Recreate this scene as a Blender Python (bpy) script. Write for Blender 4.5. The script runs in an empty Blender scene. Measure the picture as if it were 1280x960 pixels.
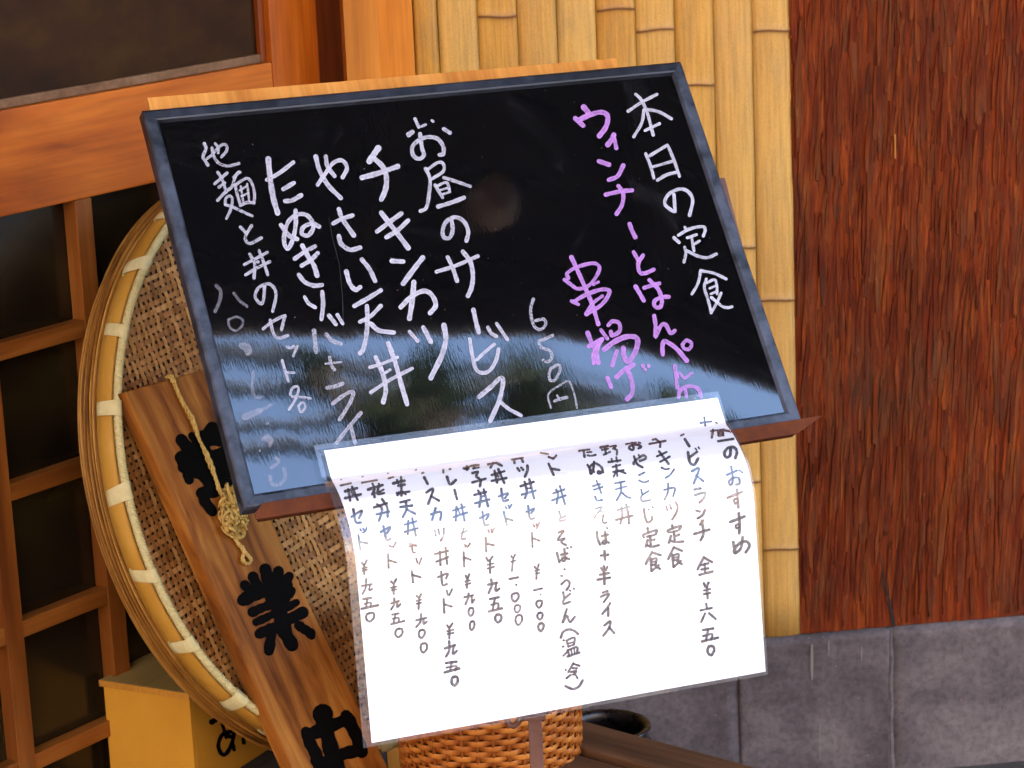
import bpy, bmesh, math, random
from mathutils import Vector as V, Matrix, noise as mnoise
from mathutils.bvhtree import BVHTree
random.seed(7)
C = bpy.context.scene.collection
sc = bpy.context.scene
PI = math.pi
# ---------------------------------------------------------------- camera
CAM = V((0, 0, 1.37)); FOC = 3200.0       # focal length in pixels of a 1280 px wide picture
RX = V((0.9990025846929056, -0.010510192515586542, -0.043397829786518245))   # picture right
RD = V((-0.0446523882552132, -0.23514329017922433, -0.9709344969187133))     # picture down
RF = V((0.0, 0.9719038887343617, -0.235378059859082))                        # forward
cd = bpy.data.cameras.new('camera'); cam = bpy.data.objects.new('camera', cd); C.objects.link(cam)
cd.sensor_width = 36; cd.lens = FOC/1280*36; cd.clip_start = .05; cd.clip_end = 500
m = Matrix((RX, -RD, -RF)).transposed().to_4x4(); m.translation = CAM; cam.matrix_world = m
cd.dof.use_dof = True; cd.dof.focus_distance = 2.58; cd.dof.aperture_fstop = 19
sc.camera = cam
# ---------------------------------------------------------------- sky, sun, exposure
SUN_EL, SUN_AZ = math.radians(50), math.radians(12)      # azimuth clockwise from +Y: behind the shop, so its front is in open shade
w = bpy.data.worlds.new('World'); sc.world = w; w.use_nodes = True
nt = w.node_tree; bg = nt.nodes['Background']; sky = nt.nodes.new('ShaderNodeTexSky')
sky.sky_type = 'NISHITA'; sky.sun_disc = False; sky.sun_elevation = SUN_EL; sky.sun_rotation = SUN_AZ
sky.air_density = 1.0; sky.dust_density = .6; sky.ozone_density = 1.0
nt.links.new(sky.outputs[0], bg.inputs[0]); bg.inputs[1].default_value = 0.15
sd = bpy.data.lights.new('sun', 'SUN'); sun = bpy.data.objects.new('sun', sd); C.objects.link(sun)
sd.energy = 3.5; sd.angle = math.radians(.6); sd.color = (1, .88, .72)
sdir = V((math.sin(SUN_AZ)*math.cos(SUN_EL), math.cos(SUN_AZ)*math.cos(SUN_EL), math.sin(SUN_EL)))
sun.rotation_euler = sdir.to_track_quat('Z', 'Y').to_euler()
sc.view_settings.view_transform = 'Standard'; sc.view_settings.look = 'None'
sc.view_settings.exposure = 3.5; sc.view_settings.gamma = 1
# ---------------------------------------------------------------- helpers: rays, frames, objects
def ray(u, v): return RX*(u-640) + RD*(v-480) + RF*FOC
def hitp(u, v, P, n):
    r = ray(u, v); return CAM + r*((P-CAM).dot(n)/r.dot(n))
def atdepth(u, v, y): r = ray(u, v); return CAM + r*(y/r.y)
class Fr:                                   # a local frame on a real surface
    def __init__(s, O, X, Y, Z):
        s.O, s.X, s.Y, s.Z = V(O), V(X).normalized(), V(Y).normalized(), V(Z).normalized()
        s.M = Matrix((s.X, s.Y, s.Z)).transposed().to_4x4(); s.M.translation = s.O
    def loc(s, p): d = V(p)-s.O; return V((d.dot(s.X), d.dot(s.Y), d.dot(s.Z)))
    def wor(s, p): return s.M @ V(p)
    def hit(s, u, v, off=0, ax='Z'):
        A = getattr(s, ax); return s.loc(hitp(u, v, s.O + A*off, A))
def vert_frame(O, az):                      # x along the wall, y into the wall, z up
    a = math.radians(az); return Fr(O, (math.sin(a), math.cos(a), 0), (-math.cos(a), math.sin(a), 0), (0, 0, 1))
def link(o, parent=None):
    C.objects.link(o)
    if parent is not None: o.parent = parent
    return o
def mesh(name, vs, fs, mt, smooth=False, attr=None):
    me = bpy.data.meshes.new(name); me.from_pydata([tuple(v) for v in vs], [], fs); me.update()
    if mt: me.materials.append(mt)
    if smooth: me.polygons.foreach_set('use_smooth', [True]*len(me.polygons))
    if attr:
        for k, vals in attr.items():
            a = me.attributes.new(k, 'FLOAT', 'POINT'); a.data.foreach_set('value', vals)
    return me
def obj(name, me, parent=None, **kw):
    o = bpy.data.objects.new(name, me); link(o, parent)
    for k, v in kw.items(): o[k] = v
    return o
def thing(name, label, cat, fr=None, loc=None, group=None):
    o = bpy.data.objects.new(name, None); C.objects.link(o); o['label'] = label; o['category'] = cat
    if group: o['group'] = group
    if fr is not None: o.matrix_world = fr.M
    elif loc is not None: o.location = loc
    o.empty_display_size = .05
    return o
def bevel(bm, w, seg=2):
    bmesh.ops.bevel(bm, geom=bm.edges[:], offset=w, segments=seg, affect='EDGES', profile=.6, clamp_overlap=True)
def box_me(name, lo, hi, mt, bev=0, smooth=False, jit=0):
    bm = bmesh.new(); bmesh.ops.create_cube(bm, size=1)
    lo, hi = V(lo), V(hi)
    for v in bm.verts:
        v.co = V([lo[i] + (v.co[i]+.5)*(hi[i]-lo[i]) for i in range(3)])
        if jit: v.co += V([random.uniform(-jit, jit) for _ in range(3)])
    if bev: bevel(bm, bev)
    me = bpy.data.meshes.new(name); bm.to_mesh(me); bm.free(); me.materials.append(mt)
    return me
def prism_me(name, pts, z0, z1, mt, bev=0):          # outline in x,y extruded along z
    bm = bmesh.new(); b = [bm.verts.new((x, y, z0)) for x, y in pts]; t = [bm.verts.new((x, y, z1)) for x, y in pts]
    n = len(pts); bm.faces.new(b[::-1]); bm.faces.new(t)
    for i in range(n): bm.faces.new((b[i], b[(i+1) % n], t[(i+1) % n], t[i]))
    bmesh.ops.recalc_face_normals(bm, faces=bm.faces[:])
    if bev: bevel(bm, bev)
    me = bpy.data.meshes.new(name); bm.to_mesh(me); bm.free(); me.materials.append(mt); return me
def sweep(vs, fs, path, rad, n=8, closed=False, twist=None, up=None):    # tube, rad number or list
    k = len(path); base = len(vs); path = [V(p) for p in path]; prev = None
    for i, p in enumerate(path):
        if closed: t = path[(i+1) % k]-path[i-1]
        else: t = path[min(i+1, k-1)]-path[max(i-1, 0)]
        t.normalize()
        a = prev if prev is not None else (V(up) if up is not None else (V((0, 0, 1)) if abs(t.z) < .9 else V((1, 0, 0))))
        a = (a - t*a.dot(t)).normalized(); prev = a; b = t.cross(a)
        r = rad[i] if isinstance(rad, (list, tuple)) else rad
        for j in range(n):
            f = 2*PI*j/n + (twist(i) if twist else 0); vs.append(p + a*math.cos(f)*r + b*math.sin(f)*r)
    for i in range(k if closed else k-1):
        A = base+i*n; B = base+((i+1) % k)*n
        for j in range(n): fs.append((A+j, A+(j+1) % n, B+(j+1) % n, B+j))
    if not closed: fs.append(tuple(base+j for j in range(n))[::-1]); fs.append(tuple(base+(k-1)*n+j for j in range(n)))
def grid_faces(nx, ny, base=0):
    return [(base+j*nx+i, base+j*nx+i+1, base+(j+1)*nx+i+1, base+(j+1)*nx+i) for j in range(ny-1) for i in range(nx-1)]
def catmull(P, m=6):
    if len(P) < 3: return [P[0].lerp(P[1], i/m) for i in range(m+1)]
    out = []
    for i in range(len(P)-1):
        p0 = P[i-1] if i else P[0]*2-P[1]; p1, p2 = P[i], P[i+1]; p3 = P[i+2] if i+2 < len(P) else P[-1]*2-P[-2]
        if (p1-p2).length < 1e-9: continue
        for j in range(m):
            t = j/m; out.append(.5*((2*p1)+(p2-p0)*t+(2*p0-5*p1+4*p2-p3)*t*t+(3*p1-p0-3*p2+p3)*t**3))
    out.append(P[-1]); return out
def strokes_mesh(name, blocks, place, mt, step=.00003, wscale=1.0, alpha=1.0, core=.97):
    """pen strokes as thin ribbons with round ends laid on a surface; place(u, v, off) gives the surface point"""
    vs, fs, al = [], [], []; idx = 0
    for x0, y0, s, txt in blocks:
        for st in txt.split(';'):
            wd, pts = st.split(':'); wd = float(wd)/s*wscale
            P = [V((x0+float(a.split(',')[0])/s, y0+float(a.split(',')[1])/s)) for a in pts.split()]
            if len(P) == 1: P.append(P[0]+V((.5, 0)))
            P = catmull(P, 5); off = step*(idx % 24 + 1); idx += 1
            n = len(P); lr = random.uniform(.86, 1.0)*alpha
            L = []; R = []
            for i in range(n):
                t = P[min(i+1, n-1)]-P[max(i-1, 0)]
                if t.length < 1e-9: t = V((1, 0))
                t.normalize(); nn = V((-t.y, t.x)); ww = wd/2*(1+.07*math.sin(i*1.7+idx)+.05*math.sin(i*.63+2*idx))
                L.append((P[i]+nn*ww, t)); R.append((P[i]-nn*ww, t))
            b = len(vs)
            for i in range(n):
                o2 = off + i*1e-6; e = i/(n-1)
                a1 = lr*(1-.22*math.exp(-((e-.5)/.3)**2)*random.random())
                vs.append(place(*L[i][0], o2)); vs.append(place(*P[i], o2)); vs.append(place(*R[i][0], o2)); al += [a1, a1*core, a1]
            for i in range(n-1):
                q = b+3*i; fs += [(q, q+1, q+4, q+3), (q+1, q+2, q+5, q+4)]
            for end, sgn in ((0, -1), (n-1, 1)):
                c = b+3*end+1; t = L[end][1]*sgn; nn = V((-t.y, t.x)); r = (L[end][0]-P[end]).length
                ring = []
                for k in range(1, 6):
                    f = PI*k/6; ring.append(len(vs)); q = P[end]+nn*r*math.cos(f)+t*r*math.sin(f)
                    vs.append(place(q.x, q.y, off+end*1e-6)); al.append(lr)
                a0, a1 = (b+3*end, b+3*end+2) if sgn > 0 else (b+3*end+2, b+3*end)
                chain = [a0]+ring+[a1]
                for k in range(len(chain)-1): fs.append((c, chain[k], chain[k+1]))
    return mesh(name, vs, fs, mt, attr={'ink': al})
# ---------------------------------------------------------------- materials
def s2l(c): return tuple(((x/12.92) if x <= .04045 else ((x+.055)/1.055)**2.4) for x in [q/255 for q in c])
class M:
    def __init__(s, name):
        s.m = bpy.data.materials.new(name); s.m.use_nodes = True; s.t = s.m.node_tree; s.n = s.t.nodes
        s.b = s.n['Principled BSDF']; s.tc = s.n.new('ShaderNodeTexCoord')
    def link(s, a, b): s.t.links.new(a, b)
    def mapn(s, scale, src='Object', rand=False, rot=(0, 0, 0)):
        mp = s.n.new('ShaderNodeMapping'); mp.inputs['Scale'].default_value = scale; mp.inputs['Rotation'].default_value = rot
        o = s.tc.outputs[src]
        if rand:
            oi = s.n.new('ShaderNodeObjectInfo'); mu = s.n.new('ShaderNodeVectorMath'); mu.operation = 'SCALE'
            cx = s.n.new('ShaderNodeCombineXYZ')
            for k in range(3): s.link(oi.outputs['Random'], cx.inputs[k])
            s.link(cx.outputs[0], mu.inputs[0]); mu.inputs['Scale'].default_value = 37
            ad = s.n.new('ShaderNodeVectorMath'); s.link(o, ad.inputs[0]); s.link(mu.outputs[0], ad.inputs[1]); o = ad.outputs[0]
        s.link(o, mp.inputs[0]); return mp.outputs[0]
    def noise(s, scale=1, detail=4, rough=.6, vec=None, dist=0):
        q = s.n.new('ShaderNodeTexNoise'); q.inputs['Scale'].default_value = scale; q.inputs['Detail'].default_value = detail
        q.inputs['Roughness'].default_value = rough; q.inputs['Distortion'].default_value = dist
        if vec is not None: s.link(vec, q.inputs['Vector'])
        return q.outputs['Fac']
    def ramp(s, fac, stops, interp='LINEAR'):
        r = s.n.new('ShaderNodeValToRGB'); r.color_ramp.interpolation = interp; e = r.color_ramp.elements
        while len(e) < len(stops): e.new(.5)
        for q, (p, c) in zip(e, stops):
            q.position = p; q.color = (*c, 1) if not isinstance(c, (int, float)) else (c, c, c, 1)
        s.link(fac, r.inputs[0]); return r.outputs[0]
    def mix(s, a, b, fac, mode='MIX'):
        x = s.n.new('ShaderNodeMix'); x.data_type = 'RGBA'; x.blend_type = mode
        for inp, val in ((0, fac), (6, a), (7, b)):
            if isinstance(val, bpy.types.NodeSocket): s.link(val, x.inputs[inp])
            elif isinstance(val, (int, float)): x.inputs[inp].default_value = val
            else: x.inputs[inp].default_value = (*val, 1)
        return x.outputs[2]
    def math(s, op, a, b=0.0, c=0.0):
        x = s.n.new('ShaderNodeMath'); x.operation = op
        for i, val in enumerate((a, b, c)):
            if isinstance(val, bpy.types.NodeSocket): s.link(val, x.inputs[i])
            else: x.inputs[i].default_value = val
        return x.outputs[0]
    def attr(s, name):
        a = s.n.new('ShaderNodeAttribute'); a.attribute_name = name; return a.outputs['Fac']
    def rand(s): return s.n.new('ShaderNodeObjectInfo').outputs['Random']
    def bump(s, h, strength=.3, dist=.001, normal=None):
        b = s.n.new('ShaderNodeBump'); b.inputs['Strength'].default_value = strength; b.inputs['Distance'].default_value = dist
        s.link(h, b.inputs['Height'])
        if normal is not None: s.link(normal, b.inputs['Normal'])
        s.link(b.outputs[0], s.b.inputs['Normal']); return b.outputs[0]
    def set(s, color=None, rough=None, metal=None, spec=None, coat=None):
        for k, v in (('Base Color', color), ('Roughness', rough), ('Metallic', metal), ('Specular IOR Level', spec), ('Coat Weight', coat)):
            if v is None: continue
            if isinstance(v, bpy.types.NodeSocket): s.link(v, s.b.inputs[k])
            elif isinstance(v, (int, float)): s.b.inputs[k].default_value = v
            else: s.b.inputs[k].default_value = (*v, 1)
        return s
def wood(name, cols, axis, rough=.5, fine=220, coarse=14, bump=.15, blotch=.35, rand=True, spec=.2, grain=.55):
    """grain runs along the local axis; cols dark, mid, light"""
    k = M(name); i = 'xyz'.index(axis)
    sc1 = [coarse]*3; sc1[i] = coarse*.12; sc2 = [fine]*3; sc2[i] = fine*.03
    n1 = k.noise(1, 4, .6, k.mapn(sc1, rand=rand), .6); n2 = k.noise(1, 3, .6, k.mapn(sc2, rand=rand))
    c = k.ramp(n1, [(.3, cols[0]), (.5, cols[1]), (.72, cols[2])])
    c = k.mix(c, k.ramp(n2, [(.25, .55), (.6, 1.0)]), grain, 'MULTIPLY')
    n3 = k.noise(6, 3, .5, k.mapn((1, 1, 1), rand=rand)); c = k.mix(c, k.ramp(n3, [(.35, .6), (.62, 1.0)]), blotch, 'MULTIPLY')
    k.set(c, k.math('ADD', k.math('MULTIPLY', n2, .2), rough-.1), spec=spec); k.bump(n2, bump, .0006)
    return k.m
# handwriting: (label words, tint, alpha, [(x0, y0, scale, strokes)...]); stroke = width:x,y x,y ...
BOARD = [
('faint small white writing of other noodle set dishes', 'white', 0.75, [
 (240,160,6.4,"26:98,125 112,165 88,228 105,262 127,298;24:120,245 160,215 190,180 240,135 275,140 275,185 235,232;22:185,125 210,160 210,200;24:160,160 170,215 205,275 280,305 375,285"
  ";26:180,448 230,405 280,360;24:205,355 240,410 275,515;24:215,475 262,440;26:205,580 270,510 320,470 345,390 375,352;22:330,395 355,375 385,355;24:265,612 270,565 302,545 322,575 310,650 275,725;24:265,615 330,635 400,670 480,705;24:345,460 360,530 385,612;24:345,460 400,420 445,405 480,450 500,530 495,605;18:390,470 400,540 410,590;18:440,450 450,520 455,590;18:380,500 440,465;18:395,548 450,522;26:385,622 440,598 490,600"
  ";26:385,795 408,818 435,845;26:475,785 430,860 430,905 470,925 555,880"),
 (240,290,6.4,"26:418,262 510,215 600,165;26:428,345 520,290 620,240;26:460,180 500,260 495,370;26:535,150 570,240 605,345;26:522,240 528,240"
  ";26:580,430 572,540 550,575 505,520 530,450 600,415 650,440 672,510 645,635;26:570,775 640,720 740,670 735,700 715,785;26:625,705 650,810 690,850 765,830"),
 (240,420,6.4,"26:762,88 790,97 812,85;24:842,82 810,160;24:720,195 745,280 770,365;22:760,295 818,295;22:785,470 800,420 840,405 850,440 820,520 775,590;22:800,485 870,490 945,500;20:850,562 882,532 905,570 870,612 850,562"),
]),
('smeared half-erased writing down the left edge', 'white', 0.26, [
 (240,290,6.4,"30:195,430 230,480 215,570 185,635;26:335,490 380,550 440,595;20:290,700 300,760 350,790 400,750 400,700 350,680 295,700"),
 (240,420,6.4,"16:390,60 460,80 470,130 430,150;26:490,290 480,400 500,480 555,490;56:420,650 480,625 540,600;30:540,600 590,575 630,555;28:598,700 602,700;60:400,80 430,90 450,130;40:590,820 620,850;22:538,918 542,918;26:560,830 600,800 640,830 620,880"),
 (200,560,6.4,"28:930,80 950,110 890,160;32:880,230 890,285 950,295 1000,240 990,170"),
]),
('white column listing tanuki soba and rice', 'white', 0.95, [
 (240,160,6.4,"46:610,250 625,400 650,560 685,680;34:600,415 700,360 810,275;36:730,490 815,440;38:745,585 800,580 870,540;38:710,775 775,860 840,890;36:828,660 830,760 810,880 770,965 740,930 738,850 770,750 840,695 910,695 955,740 970,800 930,860 880,848 890,795 960,765 1015,790"),
 (240,290,6.4,"34:822,215 900,160 985,115;36:878,270 950,225 1005,170;40:882,110 930,200 975,270 1000,350;36:855,345 900,400 970,430 1040,425;30:900,520 930,570 985,605;36:1040,480 1048,580 1035,700;34:1095,670 1150,740;30:1162,665 1205,735"),
]),
('faint end of the tanuki soba column over the sky reflection', 'white', 0.62, [
 (240,290,6.4,"36:975,790 985,880 993,960;34:1075,820 1120,870 1190,895"),
 (240,420,6.4,"28:1100,170 1115,235 1140,270;20:1070,222 1190,210;34:1080,415 1140,405 1205,382"),
 (400,400,6.4,"32:100,670 180,610 262,572 250,640 200,730 155,800;32:325,745 220,870 130,985;32:250,865 265,930 280,985"),
]),
('white column reading vegetable tempura bowl', 'white', 0.95, [
 (240,160,6.4,"38:990,230 1020,340 1090,460 1190,560;36:1070,230 1085,310 1140,385;34:1005,455 1070,360 1130,280 1200,260 1240,320 1205,395"),
 (400,260,6.4,"38:150,10 180,90 270,220;36:105,125 170,90 260,60;38:150,225 170,290 240,335 320,318;38:210,510 235,600 280,655 320,635;38:335,415 395,490 440,585;38:275,785 380,725 485,660;34:320,912 400,870 485,785;38:375,785 378,900 370,1020 345,1130 318,1165"),
 (400,400,6.4,"38:405,30 470,85 590,102;28:398,380 500,350 618,300;30:405,580 560,480 735,390;38:445,300 500,430 525,560 505,660;40:545,190 600,340 650,520 695,675;24:515,428 560,400"),
]),
('bold white column reading chicken cutlet', 'white', 1.0, [
 (400,130,6.4,"52:465,355 430,405 395,458;44:430,435 500,500 530,580 525,680 490,765;44:335,590 480,550 620,500"),
 (400,260,6.4,"42:490,40 600,180 705,320;38:455,190 560,110 650,45;38:530,235 620,180 705,100;38:575,425 665,430;44:820,400 750,490 665,605;44:750,595 740,720 715,885;40:645,795 730,710 830,665 895,700 925,780 880,842"),
 (400,400,6.4,"32:715,95 780,170;38:825,60 885,175;44:990,45 1005,150 975,280 885,465"),
]),
('white column reading lunch service', 'white', 0.92, [
 (400,130,6.4,"42:710,245 738,225;28:760,120 790,185;22:812,180 845,165;34:800,240 815,350 830,410 790,440 745,410 740,340 800,285 870,265 940,280 985,340 985,400 955,408;32:988,200 1040,232;20:893,132 905,142;30:845,520 880,600 872,720 850,830 802,858;26:855,530 940,470 985,480 985,540 895,600;28:990,590 1100,625 1200,660;28:920,650 980,750;24:930,660 1010,630 1035,690;18:960,690 1030,670;18:975,725 1040,705;36:945,822 1050,790 1150,752"),
 (400,260,6.4,"34:1050,85 1060,180 1035,240 990,235 980,180 1010,110 1080,75 1150,110 1185,190 1170,265;32:930,512 1080,465 1260,388;34:1020,395 1060,480 1095,585;38:1140,350 1200,430 1222,540 1210,640 1182,705"),
 (540,260,6.4,"30:330,812 345,890 368,985"),
 (540,390,6.4,"38:330,-10 350,80 372,165;32:300,220 320,350 350,460 400,490 460,470 510,390 530,300;28:355,385 420,325 495,262;30:445,125 470,170 512,198;30:515,95 600,222;38:375,680 470,600 545,530 568,560 540,700 465,875;30:548,722 620,780 712,828"),
]),
('thin white price handwritten at the middle of the board', 'white', 0.62, [
 (640,360,6.4,"26:170,90 150,160 155,240 180,310 230,332 270,290 252,250 185,262;26:325,380 260,410 215,430 240,480 300,500 320,550 290,592 248,578;24:315,640 370,615 385,650 350,730 310,742 295,700 310,645;16:310,960 290,850 380,780 445,745 470,770 500,860 520,960;26:340,905 380,890 440,875;16:360,860 375,885"),
]),
('white heading column reading set meal of the day', 'white', 1.0, [
 (700,100,6.4,"26:545,250 650,180 775,115;26:605,115 650,160 700,270 745,440;26:670,240 655,340 590,455;26:690,235 790,255 890,310;26:680,405 795,350;26:685,590 725,690 750,785;26:720,605 860,520 860,520 910,640 955,770;24:745,695 900,650;28:780,802 850,760 925,740"),
 (690,220,6.4,"28:975,150 985,290 985,290 945,268 900,220 930,150 1010,107 1080,120 1125,190 1100,315;24:1062,410 1075,430;26:1010,475 1100,425 1200,405 1225,430 1210,480;28:975,495 1015,532;24:1082,495 1155,470;24:1115,490 1135,600;22:1140,545 1180,520;24:1060,570 1070,620 1055,690;26:1080,600 1160,640 1240,655 1313,626"),
 (760,260,6.4,"24:740,500 720,600 670,690;24:750,505 850,525 945,570;24:785,570 770,640 800,740 825,840;22:790,600 850,575 868,620 872,690;20:812,645 850,628;20:820,690 862,672;24:905,680 870,760 825,840;24:828,715 905,780 950,797 992,790"),
]),
('purple heading column naming sausage and fish cake skewers', 'purple', 0.95, [
 (700,100,6.4,"46:190,218 230,265;40:122,308 185,365;42:140,325 240,280 330,258 380,290 370,370 315,448;44:430,440 415,475 382,518;34:432,460 450,545;38:310,650 390,678;36:505,685 460,770 390,800"),
 (690,220,6.4,"36:430,150 540,125 640,115;34:530,80 568,140 560,230 515,305;36:620,385 640,440 665,490;34:652,610 690,675;34:728,635 690,700 700,770 740,780 812,750"),
 (760,260,6.4,"36:220,630 250,680 285,742;34:290,640 345,622 410,605;34:330,578 400,650 430,740 415,795 375,790 372,745 430,715 485,712"),
 (780,380,6.4,"34:240,95 252,180 250,265 290,180 330,165 372,235 405,215;38:308,405 308,330 330,300 420,360 500,455;30:465,325 500,292 540,318 520,362 480,358 465,325;32:405,495 415,580 425,675;24:420,610 440,550 480,595 540,555;32:435,745 450,690 520,660 590,680 615,745;26:490,690 500,745"),
]),
('purple column ending the skewer dish name', 'purple', 0.95, [
 (640,360,6.4,"36:475,-246 560,-60 640,130 690,290;34:490,112 600,50 720,12 780,30 720,130 595,210;28:590,205 650,120 722,65;30:475,105 530,132;34:770,300 800,268 855,280 860,345 800,382 790,350;30:710,335 762,405;38:605,360 640,450 670,500;34:612,468 720,408;36:720,412 655,520 652,600;36:690,450 678,520 690,600;44:735,495 820,430 920,390 1000,405 990,500 930,590 895,545 890,485;34:838,505 800,620;34:762,720 792,795;40:835,715 890,665 970,615;38:915,640 955,740 960,840 918,892;34:1043,622 1048,630;28:1060,655 1064,655;28:1088,620 1092,628"),
 (690,220,6.4,"30:130,820 120,780 200,730 330,700 378,735 350,810 290,880 205,905 150,870 98,832;24:330,870 370,850"),
]),
]
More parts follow.
